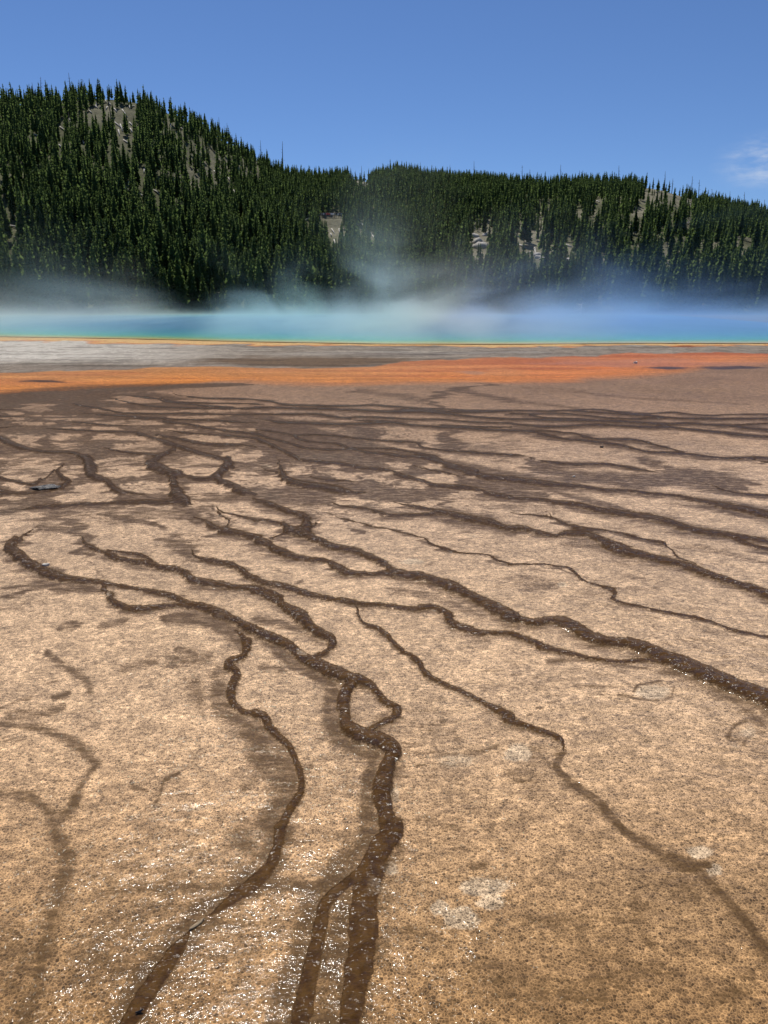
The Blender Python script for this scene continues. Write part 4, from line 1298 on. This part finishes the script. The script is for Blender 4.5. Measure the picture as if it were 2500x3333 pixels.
BODY = [body_mesh(q) for q in range(3)]
PEOPLE = [(335, 'white', 0, 'white shirt at the left end of the lookout line'), (385, 'black', 1, 'black top raising hands near the left end of the lookout'),
          (440, 'grey', 0, 'grey top third from the left end of the lookout'), (498, 'white', 1, 'white shirt raising hands left of the people in red'),
          (540, 'black', 0, 'black top just left of the pink shirt on the lookout'), (575, 'pink', 0, 'pink shirt beside the red shirts on the lookout'),
          (612, 'red', 1, 'red shirt raising hands, leftmost of three in red'), (648, 'red', 0, 'red shirt, middle one of three in red'),
          (684, 'red', 2, 'red shirt, rightmost of three in red'), (722, 'white', 0, 'white shirt immediately right of the people in red'),
          (758, 'white', 1, 'white shirt raising hands at the middle of the lookout'), (792, 'white', 2, 'white shirt, last of three in white'),
          (830, 'grey', 0, 'grey top right of the three in white'), (872, 'black', 2, 'black top between grey top and pale top on the lookout'),
          (930, 'white', 0, 'white shirt next to the navy jacket at the right'), (985, 'navy', 0, 'navy jacket second from the right end of the lookout'),
          (1032, 'teal', 1, 'teal jacket at the right end of the lookout line')]
pr = np.random.default_rng(8)
for q, (zx, sh, pose, words_) in enumerate(PEOPLE):
    px_ = 1000 + zx / 9.217; py_ = 660 + (466 + pr.uniform(-6, 4)) / 9.217
    b = hill_hit(px_, py_)
    o = bpy.data.objects.new('person', BODY[pose]); col.objects.link(o)
    o.location = b; s_ = pr.uniform(.98, 1.1); o.scale = (s_, s_, s_)
    o.rotation_euler = (0, 0, -math.atan2(b[0], b[1]) + pr.normal(0, .3))
    for k, mt in enumerate((SHIRT[sh], TROUSER[q % 3], SKIN, HAIR)):
        o.material_slots[k].link = 'OBJECT'; o.material_slots[k].material = mt
    tag(o, 'tiny distant person in ' + words_, 'person', 'people on the hillside lookout')

# ------------------------------------------------------------------ small things lying on the mat
m, nt, out = new_mat('mottled_rock')
pos = nt.node('ShaderNodeNewGeometry').outputs['Position']
nz = nt.node('ShaderNodeTexNoise', {'Vector': pos, 'Scale': 26.0, 'Detail': 5.0, 'Roughness': .7}).outputs[0]
c = nt.mix(nt.maprange(nz, .50, .62), (.015, .013, .011, 1), (.24, .21, .17, 1))
p = nt.node('ShaderNodeBsdfPrincipled', {'Base Color': c, 'Roughness': .6, 'Normal': nt.node('ShaderNodeBump', {'Strength': .7, 'Distance': .02, 'Height': nz}).outputs[0]})
nt.l.new(p.outputs[0], out.inputs['Surface']); MAT_MOTTLE = m
x_, y_ = on_ground(152, 1590)
o = link('rock', boulder_mesh('rock', .08, .15, .022, 3, MAT_MOTTLE, 40, 20, .35)); o.location = (x_, y_, .012); o.rotation_euler = (0, 0, -1.2)
tag(o, 'low black and white mottled rock in a dark wet patch of mat', 'rock')
MAT_PALE = simple_mat('pale_sinter', (.62, .56, .46), .6, .2, 40.0)
MAT_TAN = simple_mat('tan_mat', (.30, .22, .13), .9, .3, 60.0)
MAT_DARKSTONE = simple_mat('dark_stone', (.05, .04, .035), .6, .3, 40.0)


def flake_mesh(name, lx_, ly_, th, seed, mat, bend=.0):
    rg = np.random.default_rng(seed); n = 12; vs, fs = [], []
    prof = [(math.cos(6.283 * q / n) * lx_ * rg.uniform(.75, 1.1), math.sin(6.283 * q / n) * ly_ * rg.uniform(.7, 1.1)) for q in range(n)]
    for z_, k in ((0, 1), (th, .85)):
        for (a, b) in prof: vs.append((a * k, b * k, z_ + bend * (a / lx_) ** 2 + .3 * th * math.sin(9 * a / lx_)))
    for q in range(n): fs.append((q, (q + 1) % n, n + (q + 1) % n, n + q))
    fs.append(tuple(range(n))[::-1]); fs.append(tuple(range(n, 2 * n)))
    return mesh_py(name, vs, fs, mat, False)


for px_, py_, nm, lx_, ly_, th, rz, mt, lab, cat in (
        (147, 1843, 'mineral_flake', .034, .016, .012, .2, MAT_PALE, 'small white flake lying on the dark rope of mat at the left', 'flake'),
        (640, 3010, 'mat_fragment', .034, .008, .002, .85, MAT_TAN, 'pale torn strip caught on the brown channel in the foreground', 'fragment'),
        (1958, 1457, 'stone', .03, .02, .02, .3, MAT_DARKSTONE, 'small dark stone alone on the tan flat beyond the far ropes', 'stone'),
        (1868, 1552, 'pebble', .016, .012, .010, .3, MAT_PALE, 'tiny pale pebble on the dark stained band of mat', 'pebble'),
        (452, 3299, 'twig', .013, .003, .004, .4, MAT_DARKSTONE, 'short dark twig in the channel at the bottom edge', 'twig'),
        (2068, 1183, 'white_stone', .07, .07, .06, .1, MAT_PALE, 'lone white stone standing on the orange mat', 'stone')):
    x_, y_ = on_ground(px_, py_)
    gi = int(np.argmin((gx - x_) ** 2 + (gy - y_) ** 2))
    o = link(nm, flake_mesh(nm, lx_, ly_, th, int(px_), mt, .004)); o.location = (x_, y_, gz[gi] + .002); o.rotation_euler = (0, 0, rz)
    tag(o, lab, cat)

# ------------------------------------------------------------------ steam
ST_TOP = 13.0
vs = [(x, y, z) for z in (.06, ST_TOP) for y in (36, 144) for x in (-95, 110)]
fs = [(0, 2, 3, 1), (4, 5, 7, 6), (0, 1, 5, 4), (2, 6, 7, 3), (0, 4, 6, 2), (1, 3, 7, 5)]
m, nt, out = new_mat('steam')
geo = nt.node('ShaderNodeNewGeometry').outputs['Position']
sep = nt.node('ShaderNodeSeparateXYZ', {0: geo}); sx, sy, sz = sep.outputs
mp = nt.node('ShaderNodeMapping', {'Vector': geo, 'Location': (7.3, 3.1, 0), 'Scale': (.115, .022, .19)}).outputs[0]
nz = nt.node('ShaderNodeTexNoise', {'Vector': mp, 'Scale': 1.0, 'Detail': 5.0, 'Roughness': .58, 'Distortion': .7}).outputs[0]
mp2 = nt.node('ShaderNodeMapping', {'Vector': geo, 'Location': (3.3, 0, 0), 'Scale': (.075, .010, 0)}).outputs[0]
nb = nt.node('ShaderNodeTexNoise', {'Vector': mp2, 'Scale': 1.0, 'Detail': 3.0}).outputs[0]


def bump_x(c, r):
    return nt.maprange(nt.math('DIVIDE', nt.math('ABSOLUTE', nt.math('SUBTRACT', sx, c)), r), 0, 1, 1.0, 0.0)


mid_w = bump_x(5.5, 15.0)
hloc = nt.math('ADD', nt.maprange(nb, .40, .64, .5, 3.2), nt.math('MULTIPLY', mid_w, .75))
fall = nt.math('POWER', 2.718, nt.math('MULTIPLY', nt.math('DIVIDE', sz, hloc), -1.0))
wis = nt.maprange(nt.math('ADD', nz, nt.math('MULTIPLY', fall, .10)), .44, .70)
wis = nt.math('MULTIPLY_ADD', wis, 1.25, nt.math('MULTIPLY', fall, .36))
fade = nt.math('MULTIPLY', nt.maprange(sy, 36.5, 43, 0.0, 1.0), nt.maprange(sy, 132, 143, 1.0, 0.0))
fade = nt.math('MULTIPLY', fade, nt.maprange(sz, ST_TOP * .6, ST_TOP, 1.0, 0.0))
fade = nt.math('MULTIPLY', fade, nt.math('MULTIPLY', nt.maprange(sx, -95, -70, 0.0, 1.0), nt.maprange(sx, 85, 110, 1.0, 0.0)))
den = nt.math('MULTIPLY', nt.math('MULTIPLY', wis, fall), fade)
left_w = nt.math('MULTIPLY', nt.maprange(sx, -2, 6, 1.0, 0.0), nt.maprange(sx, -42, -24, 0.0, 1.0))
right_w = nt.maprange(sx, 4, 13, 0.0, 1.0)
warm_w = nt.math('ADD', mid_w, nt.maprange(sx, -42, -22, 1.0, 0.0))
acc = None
for w_, colr, k_ in ((left_w, (.66, .90, .86), .034), (warm_w, (.92, .86, .74), .028), (right_w, (.44, .66, .96), .031)):  # tints paint light bounced off pool and mats into the steam colour
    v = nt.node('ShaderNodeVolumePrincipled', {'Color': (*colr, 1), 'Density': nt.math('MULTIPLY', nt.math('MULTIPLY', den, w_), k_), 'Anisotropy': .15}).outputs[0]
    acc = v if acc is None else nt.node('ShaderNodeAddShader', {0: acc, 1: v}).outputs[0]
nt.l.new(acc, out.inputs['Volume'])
m.cycles.volume_step_rate = 0.5
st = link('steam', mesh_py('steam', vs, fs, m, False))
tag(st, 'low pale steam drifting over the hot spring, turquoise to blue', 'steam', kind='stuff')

# ------------------------------------------------------------------ sky, sun, camera
SUN_EL, SUN_AZ = 60.0, -16.0                        # degrees; azimuth from the view direction, negative is to the left
w = bpy.data.worlds.new('World'); scene.world = w; w.use_nodes = True
wn = NT(w); wn.n.clear()
wo = wn.node('ShaderNodeOutputWorld')
sky = wn.node('ShaderNodeTexSky', sky_type='NISHITA', sun_disc=False)
sky.sun_elevation = R(SUN_EL); sky.sun_rotation = R(SUN_AZ)
sky.altitude = 2200; sky.air_density = 1.0; sky.dust_density = .15; sky.ozone_density = 4.0
dirv = wn.node('ShaderNodeTexCoord').outputs['Generated']
tint = wn.mix(1.0, sky.outputs[0], (.76, .90, 1.11, 1), 'MULTIPLY')
# one thin wisp of cloud low on the right
a, b, c = [float(v) for v in ray(2500, 525)]; cd = Vector((a, b, c)).normalized()
dist_ = wn.node('ShaderNodeVectorMath', {0: dirv, 1: cd}, operation='SUBTRACT').outputs[0]
dm = wn.node('ShaderNodeMapping', {'Vector': dist_, 'Rotation': (0, .5, 0), 'Scale': (14, 14, 26)}).outputs[0]
dl = wn.node('ShaderNodeVectorMath', {0: dm}, operation='LENGTH').outputs['Value']
cn = wn.node('ShaderNodeMapping', {'Vector': dirv, 'Rotation': (0, .5, 0), 'Scale': (12, 12, 40)}).outputs[0]
cn = wn.node('ShaderNodeTexNoise', {'Vector': cn, 'Scale': 1.5, 'Detail': 6.0, 'Roughness': .6}).outputs[0]
cm_ = wn.math('MULTIPLY', wn.maprange(dl, .1, .9, 1.0, 0.0), wn.maprange(cn, .38, .75))
skyc = wn.mix(wn.math('MULTIPLY', cm_, .6), tint, (8.5, 9.0, 9.6, 1))
bg = wn.node('ShaderNodeBackground', {'Color': skyc, 'Strength': .087})
wn.l.new(bg.outputs[0], wo.inputs['Surface'])

sl = bpy.data.lights.new('sun', 'SUN'); sl.energy = 4.3; sl.angle = R(.53); sl.color = (1.0, .955, .89)
so = bpy.data.objects.new('sun', sl); col.objects.link(so)
sd = Vector((math.sin(R(SUN_AZ)) * math.cos(R(SUN_EL)), math.cos(R(SUN_AZ)) * math.cos(R(SUN_EL)), math.sin(R(SUN_EL))))
so.rotation_euler = sd.to_track_quat('Z', 'Y').to_euler(); so.location = (0, 0, 50)

cam = bpy.data.cameras.new('camera'); co = bpy.data.objects.new('camera', cam); col.objects.link(co)
cam.sensor_fit = 'VERTICAL'; cam.sensor_height = 36.0; cam.lens = 36.0 * FPX / H0
cam.clip_start = .05; cam.clip_end = 6000
co.location = (0, 0, CAM_H); co.rotation_euler = (math.pi / 2 - PITCH, 0, 0)
scene.camera = co

vs_ = scene.view_settings
vs_.view_transform = 'Standard'; vs_.look = 'None'; vs_.exposure = 0.0; vs_.gamma = 1.0
scene.cycles.use_denoising = True
scene.cycles.max_bounces = 6; scene.cycles.volume_bounces = 2; scene.cycles.transparent_max_bounces = 8
scene.cycles.volume_max_steps = 256
